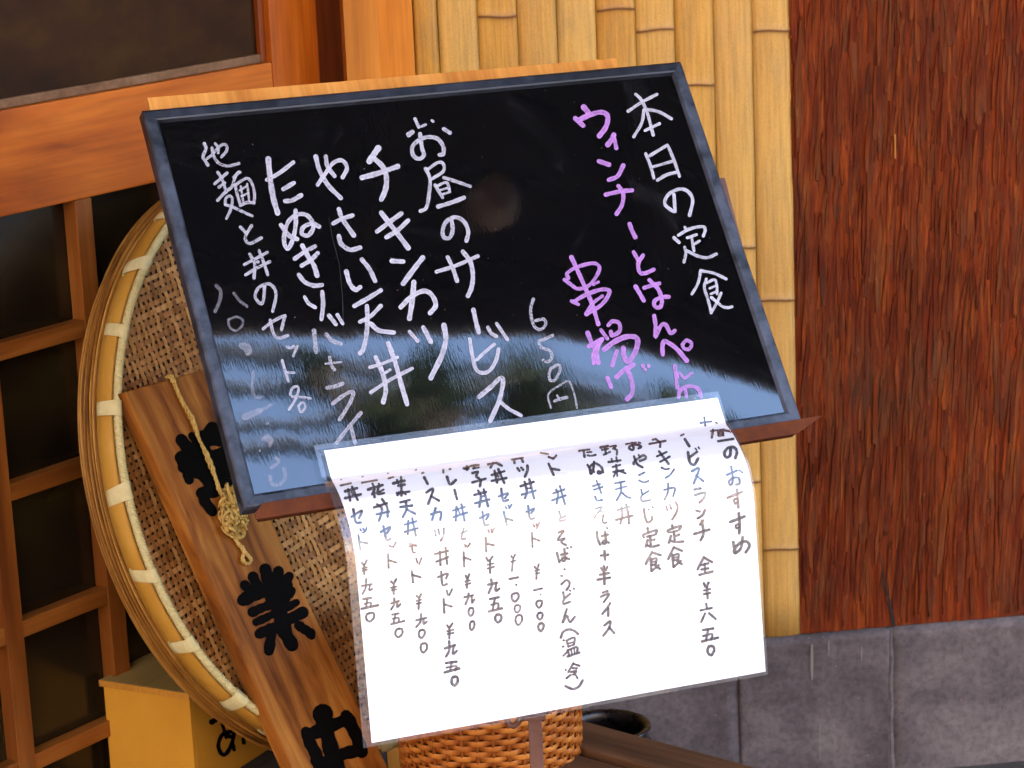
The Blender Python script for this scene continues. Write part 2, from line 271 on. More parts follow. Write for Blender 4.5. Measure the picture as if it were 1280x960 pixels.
SHEET = [
('column of the price list: rice bowl set at 950 yen', [
 (390,540,6.4,"20:265,475 360,450;20:265,530 390,500;18:290,460 305,550;18:320,440 365,545;16:315,480 325,500;18:315,680 400,630 375,690;18:330,620 350,720 390,725;14:385,778 392,790;14:408,772 414,784;14:435,768 428,792 408,805;16:370,825 385,940;16:380,880 440,890;14:228,430 312,412;10:232,384 236,384"),
 (420,680,6.4,"16:205,150 225,165 245,130;16:225,165 225,240;14:210,195 245,185;14:210,215 245,205;14:205,335 285,320;14:240,280 235,350 210,400;14:270,330 265,370 288,358;18:218,440 280,430;14:248,440 238,510;14:225,480 275,468 275,505;18:205,518 335,490;16:262,555 300,552 302,590 270,620 242,600 245,565 270,550"),
]),
('column of the price list: flower bowl set at 950 yen', [
 (390,540,6.4,"20:450,460 565,425;16:485,415 495,440;16:535,415 540,440;18:500,460 480,500;18:498,480 500,522;18:530,450 525,495 575,490;14:572,462 535,482;14:400,408 520,386;10:402,360 408,360;18:495,605 600,570;18:515,660 615,638;18:520,580 560,620 535,712;18:560,540 600,600 605,680;18:550,800 625,760 600,810;18:570,755 595,860 625,855;14:620,910 635,918;16:670,885 650,918"),
 (420,680,6.4,"14:415,80 420,190;14:425,130 480,148;16:440,300 460,315 480,280;16:460,315 460,400;14:440,350 480,340;14:445,370 480,362;16:440,475 500,455;16:465,435 465,480 440,525;16:490,460 490,505 515,480;16:450,565 500,555;14:475,560 460,630;14:455,598 500,590 500,620;16:440,642 545,615;16:490,680 525,680 530,715 500,745 475,725 480,690 505,675"),
]),
('column of the price list: vegetable tempura bowl set at 900 yen', [
 (390,540,6.4,"20:650,412 740,390;16:680,385 690,412;16:712,360 715,400;14:612,372 650,362;10:603,332 609,332;18:690,432 740,422;18:680,490 778,478;18:715,420 715,510;16:705,480 682,508;16:725,480 750,500;18:705,565 780,545;18:705,602 800,590;18:750,560 755,620 725,682;18:755,620 825,655;16:740,742 835,715;16:740,800 845,770;16:770,710 765,820;16:800,690 830,830;16:780,895 832,910"),
 (420,680,6.4,"14:590,20 640,5;14:605,0 612,60 630,70;14:640,115 650,150;14:682,112 665,160;16:605,215 615,305;16:610,248 675,265;16:645,415 665,430 680,400;16:665,430 660,520;14:645,455 680,445;14:645,478 680,470;16:640,610 720,590;16:680,560 675,620 640,665;16:700,600 700,640 725,620;16:675,690 705,690 708,722 682,752 662,730 668,695 690,685;16:690,795 722,798 725,840 698,868 678,845 680,805 705,793"),
]),
('column of the price list: sauce cutlet bowl set at 950 yen', [
 (390,540,6.4,"20:898,365 925,415;14:880,330 892,326;10:826,305 836,303;18:915,485 970,455 930,575;18:950,512 1015,550;18:950,660 1030,640 1025,705;18:988,610 960,705;16:982,790 990,830;16:1010,780 1020,820;16:1055,770 1050,830 1030,868"),
 (420,680,6.4,"16:790,80 895,55;16:800,142 895,105;16:830,60 835,170;16:875,30 888,160;16:815,265 890,235 880,275;16:840,220 850,325 885,320;14:885,370 892,405;14:928,360 905,408;16:860,440 865,550;16:865,482 925,500;16:888,650 905,668 930,635;16:905,668 905,755;14:888,697 938,685;14:890,720 938,710;18:870,835 950,810;18:905,780 905,850 880,900;18:940,820 935,880 965,855"),
 (320,720,4,"12:950,435 1002,428;10:978,430 970,472;10:952,458 1000,450 995,472;12:942,482 1015,462;12:985,505 1005,505 1008,528 992,548 978,535 980,510 995,502"),
]),
('column of the price list: curry rice bowl set at 900 yen', [
 (390,540,6.4,"20:1080,360 1105,420 1150,385;16:1050,305 1050,325;14:1100,298 1108,298;18:1140,465 1160,540;16:1125,630 1220,600;16:1130,682 1240,645;16:1155,600 1150,710;16:1195,580 1220,710;12:1170,625 1180,650;14:1190,812 1240,790;14:1215,770 1195,850 1225,855;14:1225,918 1232,910;14:1262,890 1250,915"),
 (420,680,6.4,"14:1030,5 1035,18;14:1070,0 1050,25;16:1020,65 1025,180;16:1025,107 1075,125;16:1035,250 1050,275 1065,240;16:1050,275 1045,350;14:1035,300 1070,290;14:1035,325 1075,312;16:1025,425 1095,410;16:1060,395 1055,430 1035,480;16:1085,410 1085,470 1105,442;16:1070,512 1095,515 1098,550 1078,575 1060,555 1065,520 1085,510;16:1082,620 1105,625 1105,660 1085,690 1070,665 1075,630 1095,617"),
]),
('column of the price list: chicken and egg bowl set at 950 yen', [
 (560,540,6.4,"16:125,292 170,280;16:150,275 152,305;16:185,272 245,265;14:200,292 248,285;14:212,268 205,295;12:135,300 165,296;18:195,330 240,320 225,355 260,385 255,435;18:195,405 300,375;18:210,505 305,480;18:215,572 330,540;18:240,470 262,510 250,600;18:285,460 320,595;14:265,520 290,512;16:255,690 325,655 305,700;16:275,640 290,740 325,740;14:320,785 328,802;14:345,778 350,795;14:370,770 350,805;16:300,845 305,955;16:305,892 365,905"),
 (560,680,6.4,"16:305,110 325,135 355,100;16:335,135 335,230;14:315,165 360,155;14:315,195 365,182;18:320,325 390,310;18:345,285 350,330 325,392;18:385,310 380,375 410,357;18:335,440 405,425;16:375,435 355,530;16:345,487 400,475 400,520;18:325,540 430,515;18:388,565 420,568 425,600 400,628 378,605 380,575 405,562"),
]),
('column of the price list: tempura bowl set at 1000 yen', [
 (560,540,6.4,"16:320,260 380,250;18:360,250 340,285;18:385,248 430,270;18:350,345 450,315;18:350,392 465,370;18:372,312 392,405;18:402,300 450,410;14:395,345 405,360;16:405,517 480,490 455,530;18:425,455 440,550 480,545;14:460,600 468,612;14:482,588 488,600;14:508,582 490,612;16:445,640 470,745;16:460,690 515,708"),
 (560,680,6.4,"14:505,95 520,112 535,85;14:520,112 510,215;12:502,142 535,132;16:490,280 560,266;14:543,326 547,326;16:525,395 558,395 562,430 535,460 510,440 512,405 540,392;14:540,490 570,490 575,520 552,548 532,528 535,498 555,487;14:555,570 585,570 590,610 562,648 540,620 545,580 570,565"),
]),
('column of the price list: cutlet bowl set at 1000 yen', [
 (560,540,6.4,"18:528,225 532,250;18:588,215 600,240;14:510,222 600,208;18:555,290 572,312;18:585,285 600,303;20:635,270 635,310 615,358;18:580,435 685,400;18:590,502 700,470;18:612,400 630,480 615,530;18:650,380 688,532;14:630,455 660,450;16:625,640 690,612 665,650;16:640,590 655,692 690,690;14:680,740 690,757;14:705,735 710,750;14:730,725 708,770;14:670,805 675,920;14:680,850 728,868"),
 (560,680,6.4,"14:690,180 710,200 725,160;14:710,200 705,280;12:695,215 730,205;12:700,237 732,230;16:685,370 750,355;12:737,405 740,405;16:718,455 748,455 748,485 728,510 708,490 710,462 732,452;16:725,552 752,552 755,580 735,605 715,585 718,560 740,548;18:735,635 762,640 762,670 742,698 723,675 726,645 750,632"),
]),
('long column of the price list: rice bowl with hot or cold noodles', [
 (560,540,6.4,"16:805,200 835,212;16:865,190 842,215;18:805,255 845,345;18:830,295 890,305;16:840,492 930,460;16:830,548 940,508;16:865,462 880,500 868,572;16:895,435 935,578;12:740,168 800,178;14:888,637 900,675;14:942,672 892,695 895,712 940,702;16:882,805 925,790 875,865 935,850 905,880 945,905"),
 (560,680,6.4,"18:870,70 890,145;18:905,85 955,75;18:930,40 935,128 908,130 922,108 970,120;16:953,30 957,34;16:980,22 986,26;14:928,200 932,202;14:903,253 912,255;16:905,322 940,290 968,300 968,335 945,368;16:920,385 928,430;16:975,398 928,440 922,478 975,462;14:973,370 977,374;14:1003,354 1007,358;16:950,520 915,635 950,572 962,602 978,625 1015,580;18:902,748 922,702 968,683 1010,695 1040,720;16:923,770 927,771;16:918,820 924,821;16:948,772 962,822;16:948,772 1010,748 1008,802;12:958,797 1005,785;14:962,820 1010,803;16:955,850 1030,825 1032,868;14:960,852 968,895;12:985,845 990,888;12:1008,838 1012,880;14:920,895 958,858;18:955,900 1050,868"),
 (650,740,6.4,"16:425,570 385,640;16:430,575 475,590;14:363,622 367,623;16:370,690 400,665;16:420,608 452,610;16:405,640 450,632 432,660;14:430,640 460,690;12:440,655 415,662;18:363,752 420,775 470,755 500,705"),
]),
('column of the menu: tanuki soba with half rice', [
 (700,540,8,"18:190,190 295,175;22:235,185 245,250;16:270,205 315,200;18:275,235 312,240 355,230;22:275,330 310,385 340,400;22:340,300 330,385 310,420 302,400 300,350 350,315 410,350 425,400 385,418 382,395 430,405;18:330,542 400,520;18:340,578 425,550;18:365,490 390,550 410,610;18:348,645 370,685 420,680;14:350,770 420,750 380,805 340,860;14:405,792 455,800;16:432,830 425,890 440,910 465,903"),
 (560,540,6.4,"18:1190,800 1195,850 1215,900;18:1230,832 1278,820;18:1255,800 1262,885 1235,890 1248,868 1285,885;14:1270,765 1274,770"),
 (560,680,6.4,"18:1220,92 1280,85;18:1250,55 1255,125;18:1195,285 1295,268;18:1215,245 1285,232;20:1245,180 1250,320;16:1222,190 1234,212;16:1275,180 1262,208"),
 (650,740,6.4,"16:660,5 700,-8;16:645,38 712,12 695,45 670,80;18:720,90 695,130 658,175;18:706,130 705,192;18:675,267 722,232 710,290 665,350;18:715,285 752,327"),
]),
('column of the menu: vegetable tempura bowl', [
 (700,540,8,"22:405,155 480,140;20:420,180 480,168;18:445,145 460,222;20:438,228 500,200;18:500,148 560,138 530,168;20:540,168 568,185 568,228;20:485,302 605,285;18:515,272 522,302;18:562,255 572,300;18:525,352 602,330;20:560,330 572,440;20:530,402 632,385;18:560,390 535,450;20:580,388 655,415;18:548,515 645,495;16:555,575 665,545;18:605,510 608,600 565,685;18:612,600 660,645 702,660;18:570,782 690,750;20:560,878 725,835;20:612,760 622,830 602,915;20:660,725 682,830 688,915"),
]),
('column of the menu: chicken and egg set meal', [
 (700,540,8,"16:660,122 760,105;22:720,110 735,165 720,180 692,165 705,140 770,128 812,150 785,165;16:785,105 805,112;22:738,325 740,300 830,235 858,265 800,290;22:740,245 770,320 825,355;18:785,230 800,255;18:790,432 845,405;18:790,485 838,505 885,490;16:810,575 820,620;16:885,590 815,640 820,692 905,680;20:838,765 850,850 875,905 915,880 920,845;16:883,770 888,778;16:920,748 930,756"),
 (760,640,6.4,"18:315,130 320,158;18:285,202 285,180 385,145 380,178;16:312,197 365,185;18:335,190 340,262;16:342,225 370,220;18:315,225 300,275;18:310,265 345,278 405,265;18:350,320 300,415;18:358,325 420,345;18:340,372 345,472;16:345,380 385,370 380,420;14:350,400 380,395;16:350,425 382,418;18:350,472 405,425;18:372,422 415,455"),
]),
('column of the menu: chicken cutlet set meal', [
 (700,540,8,"18:928,78 960,70;20:895,120 1055,90;20:960,75 1000,110 1000,150;20:970,245 1065,202;20:1000,300 1095,248;22:990,195 1085,320;18:1015,358 1055,375 1090,368;18:1140,375 1100,430 1055,460;18:1040,580 1145,560 1130,645;18:1080,515 1078,600 1045,675;18:1060,740 1072,782;18:1098,725 1110,768;20:1155,700 1175,750 1160,810 1120,875"),
 (760,640,6.4,"18:512,108 516,132;18:482,162 482,145 580,110 570,138;16:500,162 555,150;18:525,155 532,225;16:540,192 568,180;18:502,190 485,245;18:500,230 540,240 600,235;18:525,280 480,375;18:530,285 590,310;18:512,340 522,440;16:520,347 562,335 560,385;14:520,367 560,360;16:525,387 560,380;18:525,440 582,390;18:552,390 590,417"),
]),
('column of the menu: lunch service at 650 yen each', [
 (760,500,6.4,"14:585,284 605,275;20:615,315 650,370;20:640,420 655,500 690,518 720,470;18:655,457 712,415;12:698,388 706,398;12:722,378 730,390;18:670,570 728,550 685,668;16:705,605 762,650;18:690,717 740,708;18:695,762 775,740 765,785 730,822;18:705,885 732,892;18:775,880 755,920 715,947"),
 (760,640,6.4,"18:735,100 760,68;20:690,175 810,140;20:750,70 762,170 740,225;18:765,360 715,458;18:770,365 830,400;16:742,425 800,410;16:745,460 800,450;18:772,415 775,480;18:730,502 835,475;18:765,570 785,602 802,565;18:790,600 795,690;14:765,627 815,615;14:765,657 818,647;16:785,735 790,768;16:740,787 830,767;16:775,812 745,880;18:808,810 860,855"),
 (640,720,4,"12:955,270 1005,262;10:980,268 970,318;10:955,300 1000,290 995,318;12:950,327 1030,308;12:985,350 1005,352 1010,372 995,396 978,382 980,358 995,348"),
]),
('heading column of the menu recommending the lunches', [
 (760,500,6.4,"16:740,184 825,172;14:770,140 778,205;12:862,180 872,186;18:840,240 830,302;14:820,250 930,237;16:930,245 985,252;14:880,255 882,287;16:880,256 915,250 922,285;14:885,270 915,268;14:885,288 922,285;18:880,332 1000,313;20:980,385 975,445 945,460 930,425 960,385 1010,382 1030,420 1018,465;16:950,600 1030,565;16:985,535 998,640 980,682 965,655 1000,625 1045,625 1050,670 1022,677;14:1048,562 1075,580;18:955,782 1070,735;18:1030,715 1038,800 1042,860;16:1035,788 1008,798 1015,830 1040,815"),
 (760,640,6.4,"20:975,80 1090,35;20:1045,10 1052,110 1048,170;16:1050,95 1022,105 1025,130 1050,118;20:1000,240 1012,300 1022,325;20:1075,200 1060,290 1015,328 1008,300 1050,250 1105,235 1130,270 1100,322"),
]),
]
SIGN = [
('upper character of the sign painted in thick black', (150,450,6.4,
 "110:650,700 720,800 780,930;90:660,610 760,640 840,640;95:490,640 590,770;85:478,780 530,860;110:735,545 690,640;90:745,555 800,600;50:570,605 620,690;90:630,690 700,880 770,990;85:540,850 700,790 850,720;75:720,850 810,810 910,770;70:755,935 850,890 930,850;90:500,860 620,900 700,960;90:690,640 850,630 880,700")
 ,(200,560,6.4,"95:170,75 260,50;95:200,130 240,180;80:215,180 230,255;100:250,20 400,300;70:470,150 560,110 620,85;62:500,235 600,190;90:470,300 620,290;110:320,60 360,150 420,280;62:470,135 585,82;62:500,208 605,165;80:330,350 350,420 415,510;90:330,360 430,350;90:240,120 330,130")),
('middle character of the sign painted in thick black', (270,690,6.4,
 "72:230,265 290,330;85:295,200 345,310;95:393,140 430,270;85:498,155 490,270;80:583,195 530,270;100:215,385 330,330 480,300 560,270;72:290,482 370,445 430,425;72:555,370 595,325;62:318,562 390,530 450,500;62:540,458 640,405;85:345,655 420,620 470,610;85:570,545 690,485;120:450,350 500,450 545,640;105:545,640 605,745;80:440,660 420,790;75:660,590 690,610 750,650;60:725,620 760,672")
 ,(270,690,6.4,"60:470,340 560,310;64:540,350 600,310")),
('lowest character of the sign painted in thick black', (340,810,6.4,
 "145:405,530 430,640;120:430,640 480,850 540,1000;100:285,700 430,640 600,570;80:270,670 290,740;95:590,540 610,575;92:290,740 350,850 400,960;100:610,580 670,700 715,830;95:400,925 560,850 700,820")
 ,(340,810,6.4,"110:360,900 400,960")),
]
BOX = (100,800,4.923,"34:815,505 850,485;24:880,515 905,600;26:945,560 880,585 855,650 875,700 905,700 940,640 955,575;26:945,640 955,675;26:905,590 950,600;26:1012,612 1016,632")
# ================================================================ materials
door_cols = [s2l((124, 54, 8)), s2l((168, 84, 16)), s2l((192, 108, 30))]; lat_shade_cols = [s2l((92, 46, 12)), s2l((126, 70, 22)), s2l((156, 98, 40))]  # lattice tones darker than the door, holding light falloff in the colour
m_door_x = wood('door_wood_x', door_cols, 'x', .45); m_door_z = wood('door_wood_z', door_cols, 'z', .45)
m_lat_x = wood('lattice_wood_shaded_x', lat_shade_cols, 'x', .5); m_lat_z = wood('lattice_wood_shaded_z', lat_shade_cols, 'z', .5)
post_cols = [s2l((160, 88, 20)), s2l((186, 112, 32)), s2l((204, 132, 50))]
m_post = wood('post_wood', post_cols, 'z', .5, coarse=9)
m_reveal = wood('reveal_wood_shaded', [s2l((92, 38, 6)), s2l((124, 56, 10)), s2l((142, 70, 18))], 'z', .5)  # recess shade put into a darker wood colour, shared by lintel and bead
def glass_mat():
    k = M('door_glass'); n = k.noise(5, 4, .6, k.mapn((1, 1, 1.6), rand=True)); d = k.noise(140, 2, .5, k.mapn((1, 1, 1)))
    c = k.ramp(n, [(.3, s2l((14, 11, 7))), (.55, s2l((30, 22, 11))), (.75, s2l((46, 38, 16)))])
    k.set(c, .22, spec=.4); return k.m
m_glass = glass_mat()
def dust_glass():
    k = M('hazy_glass'); n = k.noise(7, 4, .6, k.mapn((1, 1, 1.6), rand=True)); d = k.noise(140, 2, .5, k.mapn((1, 1, 1)))
    c = k.ramp(n, [(.3, s2l((26, 12, 3))), (.55, s2l((44, 24, 5))), (.75, s2l((56, 38, 8)))])
    k.set(k.mix(c, (1, .9, .7), 1.0, 'MULTIPLY'), .5, spec=.10); return k.m
m_glass2 = dust_glass()
def bamboo_mat():
    k = M('split_bamboo'); r = k.rand(); nd = k.attr('node')
    a = k.noise(1, 4, .65, k.mapn((260, 260, 9), rand=True)); b = k.noise(1, 4, .6, k.mapn((22, 22, 5), rand=True), .4)
    base = k.mix(s2l((198, 154, 76)), s2l((184, 134, 52)), r)
    c = k.mix(base, s2l((170, 116, 44)), k.ramp(b, [(.35, 0.0), (.7, .75)]))
    c = k.mix(c, s2l((140, 112, 72)), k.ramp(k.noise(1, 5, .7, k.mapn((40, 40, 7), rand=True), 1), [(.48, 0.0), (.68, .6)])); c = k.mix(c, s2l((208, 172, 104)), k.ramp(k.math('FRACT', k.math('MULTIPLY', r, 7.3)), [(.6, 0.0), (1.0, .45)]))
    c = k.mix(c, k.ramp(a, [(.3, .62), (.6, 1.0)]), .75, 'MULTIPLY')
    sp = k.noise(900, 2, .6, k.mapn((1, 1, .5), rand=True)); c = k.mix(c, k.ramp(sp, [(.36, .7), (.5, 1.0)]), .55, 'MULTIPLY')
    c = k.mix(c, s2l((98, 62, 40)), k.ramp(nd, [(.1, 0.0), (1, .9)]))
    k.set(c, .42, spec=.25); k.bump(a, .15, .0005); return k.m
m_bamboo = bamboo_mat()
def bark_mat():
    k = M('cedar_bark'); t = k.attr('tone'); r = k.rand()
    f = k.math('FRACT', k.math('ADD', t, r))
    a = k.noise(1, 5, .7, k.mapn((330, 330, 16), rand=True), .5); b = k.noise(1, 4, .6, k.mapn((50, 50, 7), rand=True), .8)
    c = k.ramp(f, [(0, s2l((84, 28, 8))), (.22, s2l((118, 44, 10))), (.42, s2l((142, 66, 18))), (.58, s2l((96, 34, 10))), (.74, s2l((122, 76, 46))), (.88, s2l((158, 84, 28))), (1, s2l((88, 30, 8)))])
    c = k.mix(c, k.ramp(b, [(.3, s2l((66, 20, 5))), (.5, s2l((112, 44, 12))), (.70, s2l((150, 78, 34)))]), .5)
    c = k.mix(c, k.ramp(a, [(.3, .25), (.64, 1.35)]), .9, 'MULTIPLY')
    g = k.noise(1, 3, .6, k.mapn((12, 12, 5)), .6); c = k.mix(c, s2l((92, 66, 54)), k.ramp(g, [(.52, 0.0), (.70, .6)]))
    h = k.noise(1, 2, .5, k.mapn((700, 700, 90), rand=True)); c = k.mix(c, s2l((190, 120, 70)), k.ramp(h, [(.70, 0.0), (.76, .7)]))
    c = k.mix(c, k.ramp(k.noise(1, 3, .6, k.mapn((16, 16, 3.5)), .8), [(.32, .5), (.62, 1.15)]), .8, 'MULTIPLY')
    k.set(k.mix(c, (.68, .58, .36), 1.0, 'MULTIPLY'), .75, spec=.14); k.bump(a, .5, .0012); return k.m
m_bark = bark_mat()
def stone_mat(name, cols, sc=7, rough=.7):
    k = M(name); a = k.noise(sc, 6, .65, k.mapn((1, 1, 1.2), rand=True), .5); b = k.noise(120, 3, .6, k.mapn((1, 1, 1)))
    c = k.ramp(a, [(.28, cols[0]), (.5, cols[1]), (.7, cols[2])]); c = k.mix(c, k.ramp(b, [(.3, .55), (.6, 1.1)]), .7, 'MULTIPLY')
    d = k.noise(1, 4, .6, k.mapn((30, 30, 4)), 1.5); c = k.mix(c, s2l((118, 110, 108)), k.ramp(d, [(.60, 0.0), (.78, .22)]))
    e = k.noise(1, 2, .5, k.mapn((230, 230, 230))); c = k.mix(c, s2l((165, 140, 120)), k.ramp(e, [(.75, 0.0), (.79, .8)]))
    k.set(c, rough, spec=.35); k.bump(b, .3, .0012); return k.m
m_plinth = stone_mat('plinth_stone', [s2l((52, 46, 47)), s2l((82, 74, 76)), s2l((106, 98, 98))])
m_ground = stone_mat('ground_concrete', [s2l((50, 48, 42)), s2l((72, 68, 62)), s2l((92, 86, 80))], 3)
m_asphalt = stone_mat('street_asphalt', [s2l((96, 94, 92)), s2l((112, 110, 106)), s2l((126, 124, 120))], 2)
m_white_mark = M('lime_drip').set(s2l((112, 104, 98)), .8).m
def flat(name, c, rough=.5, **kw): return M(name).set(s2l(c), rough, **kw).m
def metal_paint(name, c, c2, rough=.45, spec=.5):
    k = M(name); a = k.noise(60, 5, .65, k.mapn((1, 1, 1))); b = k.noise(14, 4, .6, k.mapn((1, 1, 1)), .5)
    k.set(k.mix(s2l(c), s2l(c2), k.ramp(k.math('MULTIPLY', k.math('ADD', a, b), .5), [(.42, 0.0), (.62, 1.0)])), k.ramp(a, [(.3, rough-.08), (.7, rough+.12)]), spec=spec)
    k.bump(a, .12, .0005); return k.m
m_tray = metal_paint('brown_steel', (72, 34, 14), (92, 46, 20), .6, .12)
m_rust = metal_paint('rusty_steel', (92, 62, 54), (116, 82, 72), .6)
m_frame = metal_paint('frame_plastic', (16, 17, 22), (36, 39, 50), .38, .42)
m_wear_sheen = metal_paint('frame_worn_sheen', (20, 22, 29), (64, 70, 84), .42, .45)  # worn bottom and right rails; on the left rail it paints sky sheen
def board_mat():
    k = M('gloss_black_panel')
    # smudges of wiped chalk ink
    sm = k.ramp(k.noise(1, 5, .7, k.mapn((9, 6, 1)), 1.5), [(.56, 0.0), (.8, .035)])
    spk = k.ramp(k.noise(420, 1, .5, k.mapn((1, 1, 1))), [(.80, 0.0), (.84, .5)])
    c = k.mix((.003, .003, .0035), (.35, .35, .4), sm); c = k.mix(c, (.5, .5, .5), spk)
    k.set(c, .03, spec=1.0); k.b.inputs['Coat Weight'].default_value = .6; k.b.inputs['Coat Roughness'].default_value = .03; k.b.inputs['Coat IOR'].default_value = 1.6
    # film ripple: fine ridges plus a slow warp
    r1 = k.noise(1, 2, .5, k.mapn((600, 80, 1), rot=(0, 0, -.25))); r2 = k.noise(1, 3, .5, k.mapn((9, 5, 1)))
    b1 = k.n.new('ShaderNodeBump'); b1.inputs['Strength'].default_value = 1; b1.inputs['Distance'].default_value = .000014; k.link(r1, b1.inputs['Height'])
    b2 = k.n.new('ShaderNodeBump'); b2.inputs['Strength'].default_value = 1; b2.inputs['Distance'].default_value = .00025; sx = k.n.new('ShaderNodeSeparateXYZ'); k.link(k.tc.outputs['Object'], sx.inputs[0])
    s_ = k.math('MAXIMUM', k.math('MULTIPLY_ADD', sx.outputs[0], 1/(.6*.42), -.58/.42), 0.0)      # slack film sagging at the right
    warp = k.math('MULTIPLY', k.math('MULTIPLY', k.math('MULTIPLY', s_, s_), sx.outputs[1]), -.027/.00025)
    k.link(k.math('ADD', r2, warp), b2.inputs['Height']); k.link(b1.outputs[0], b2.inputs['Normal'])
    k.link(b2.outputs[0], k.b.inputs['Normal']); k.link(b2.outputs[0], k.b.inputs['Coat Normal'])
    return k.m
m_panel = board_mat()
def ink_mat(name, col, streak=.5, emis=None):
    k = M(name); al = k.attr('ink'); nz = k.noise(1, 3, .6, k.mapn((420, 420, 420))); n2 = k.noise(1, 3, .6, k.mapn((90, 90, 90)))
    f = k.math('MULTIPLY', al, k.ramp(nz, [(.28, 1-streak), (.5, 1.0)])); f = k.math('MULTIPLY', f, k.ramp(n2, [(.25, .8), (.5, 1.0)]))
    k.set(s2l(col), .55, spec=.3); k.link(f, k.b.inputs['Alpha']); return k.m
m_ink_white = ink_mat('white_chalk_ink', (180, 178, 192), .55); m_ink_purple = ink_mat('purple_chalk_ink', (172, 122, 192), .4)
m_marker = ink_mat('black_marker', (44, 32, 40), .12); m_lacquer = flat('black_lacquer_paint', (6, 5, 5), .8, spec=.05)
def paper_mat():
    k = M('white_paper'); k.set((.86, .85, .88), .7, spec=.2); return k.m
m_paper = paper_mat()
def film_mat():
    k = M('laminate_film'); n = k.noise(1, 3, .55, k.mapn((14, 60, 60)), 1)
    b = k.n.new('ShaderNodeBump'); b.inputs['Strength'].default_value = .35; b.inputs['Distance'].default_value = .0012; k.link(n, b.inputs['Height'])
    g = k.n.new('ShaderNodeBsdfGlossy'); g.inputs['Roughness'].default_value = .16; g.inputs['Color'].default_value = (1, 1, 1, 1); k.link(b.outputs[0], g.inputs['Normal'])
    tr = k.n.new('ShaderNodeBsdfTransparent'); fr = k.n.new('ShaderNodeFresnel'); fr.inputs['IOR'].default_value = 1.5; k.link(b.outputs[0], fr.inputs['Normal'])
    fm = k.math('MINIMUM', k.math('MULTIPLY', fr.outputs[0], 2.1), .42)
    mx = k.n.new('ShaderNodeMixShader'); k.link(fm, mx.inputs[0]); k.link(tr.outputs[0], mx.inputs[1]); k.link(g.outputs[0], mx.inputs[2])
    # faint milky body of the plastic
    df = k.n.new('ShaderNodeBsdfDiffuse'); df.inputs['Color'].default_value = (.8, .8, .84, 1)
    m2 = k.n.new('ShaderNodeMixShader'); m2.inputs[0].default_value = .035; k.link(mx.outputs[0], m2.inputs[1]); k.link(df.outputs[0], m2.inputs[2])
    k.link(m2.outputs[0], k.n['Material Output'].inputs['Surface']); k.n.remove(k.b); return k.m
m_film = film_mat()
def strand_mat(name, cols, sc=(60, 60, 60), rough=.5):
    k = M(name); t = k.attr('tone'); n = k.noise(1, 4, .6, k.mapn(sc, rand=True), .3)
    f = k.math('ADD', k.math('MULTIPLY', t, .55), k.math('MULTIPLY', n, .45))
    k.set(k.ramp(f, [(.12, cols[0]), (.45, cols[1]), (.8, cols[2])]), rough, spec=.15); k.bump(n, .2, .0004); return k.m
m_weave = strand_mat('zaru_strips', [s2l((104, 64, 30)), s2l((156, 104, 52)), s2l((192, 142, 82))])
m_rimstrip = strand_mat('rim_strips', [s2l((60, 32, 8)), s2l((124, 80, 28)), s2l((172, 126, 58))], (35, 35, 35))
m_rimband = strand_mat('rim_band', [s2l((130, 86, 26)), s2l((164, 118, 42)), s2l((186, 144, 66))], (14, 14, 14), .5)
m_cord = strand_mat('binding_cord', [s2l((138, 124, 80)), s2l((178, 164, 112)), s2l((200, 188, 140))], (160, 160, 160), .6)
m_wicker = strand_mat('wicker', [s2l((84, 38, 10)), s2l((146, 80, 26)), s2l((184, 118, 50))], (50, 50, 50), .45)
m_twine = strand_mat('twine', [s2l((134, 100, 44)), s2l((180, 146, 76)), s2l((212, 182, 114))], (200, 200, 200), .8)
m_sign = wood('sign_wood', [s2l((82, 42, 14)), s2l((146, 86, 30)), s2l((184, 126, 56))], 'y', .6, fine=110, coarse=44, bump=.3, blotch=.8, spec=.12, grain=.3)
m_signend = wood('sign_edge', [s2l((96, 44, 14)), s2l((150, 76, 22)), s2l((180, 104, 40))], 'y', .5)
m_ply = wood('plywood_face', [s2l((160, 98, 36)), s2l((188, 126, 54)), s2l((204, 146, 74))], 'y', .55, fine=170, coarse=30, blotch=.2)
m_boxf = strand_mat('box_plywood', [s2l((176, 124, 36)), s2l((190, 136, 44)), s2l((200, 148, 54))], (30, 30, 18), .65)
m_boxt = wood('box_top_shaded', [s2l((132, 106, 54)), s2l((150, 122, 66)), s2l((164, 138, 80))], 'x', .6, fine=300, coarse=8, bump=.05)  # duller than the sides: weak light from above put into the lid colour
m_boxe = wood('box_edge', [s2l((160, 104, 34)), s2l((186, 128, 46)), s2l((200, 142, 60))], 'x', .55, fine=300, coarse=8, bump=.05)
m_weath = wood('weathered_board', [s2l((68, 46, 30)), s2l((98, 70, 48)), s2l((128, 98, 70))], 'x', .75, fine=260, coarse=22, bump=.5)
m_pot = metal_paint('black_pot_glaze', (16, 14, 15), (32, 28, 28), .28)
m_soffit = wood('soffit_boards', [s2l((30, 20, 12)), s2l((42, 28, 18)), s2l((54, 36, 22))], 'x', .8)
m_hole = flat('dark_hole', (10, 8, 8), .8)

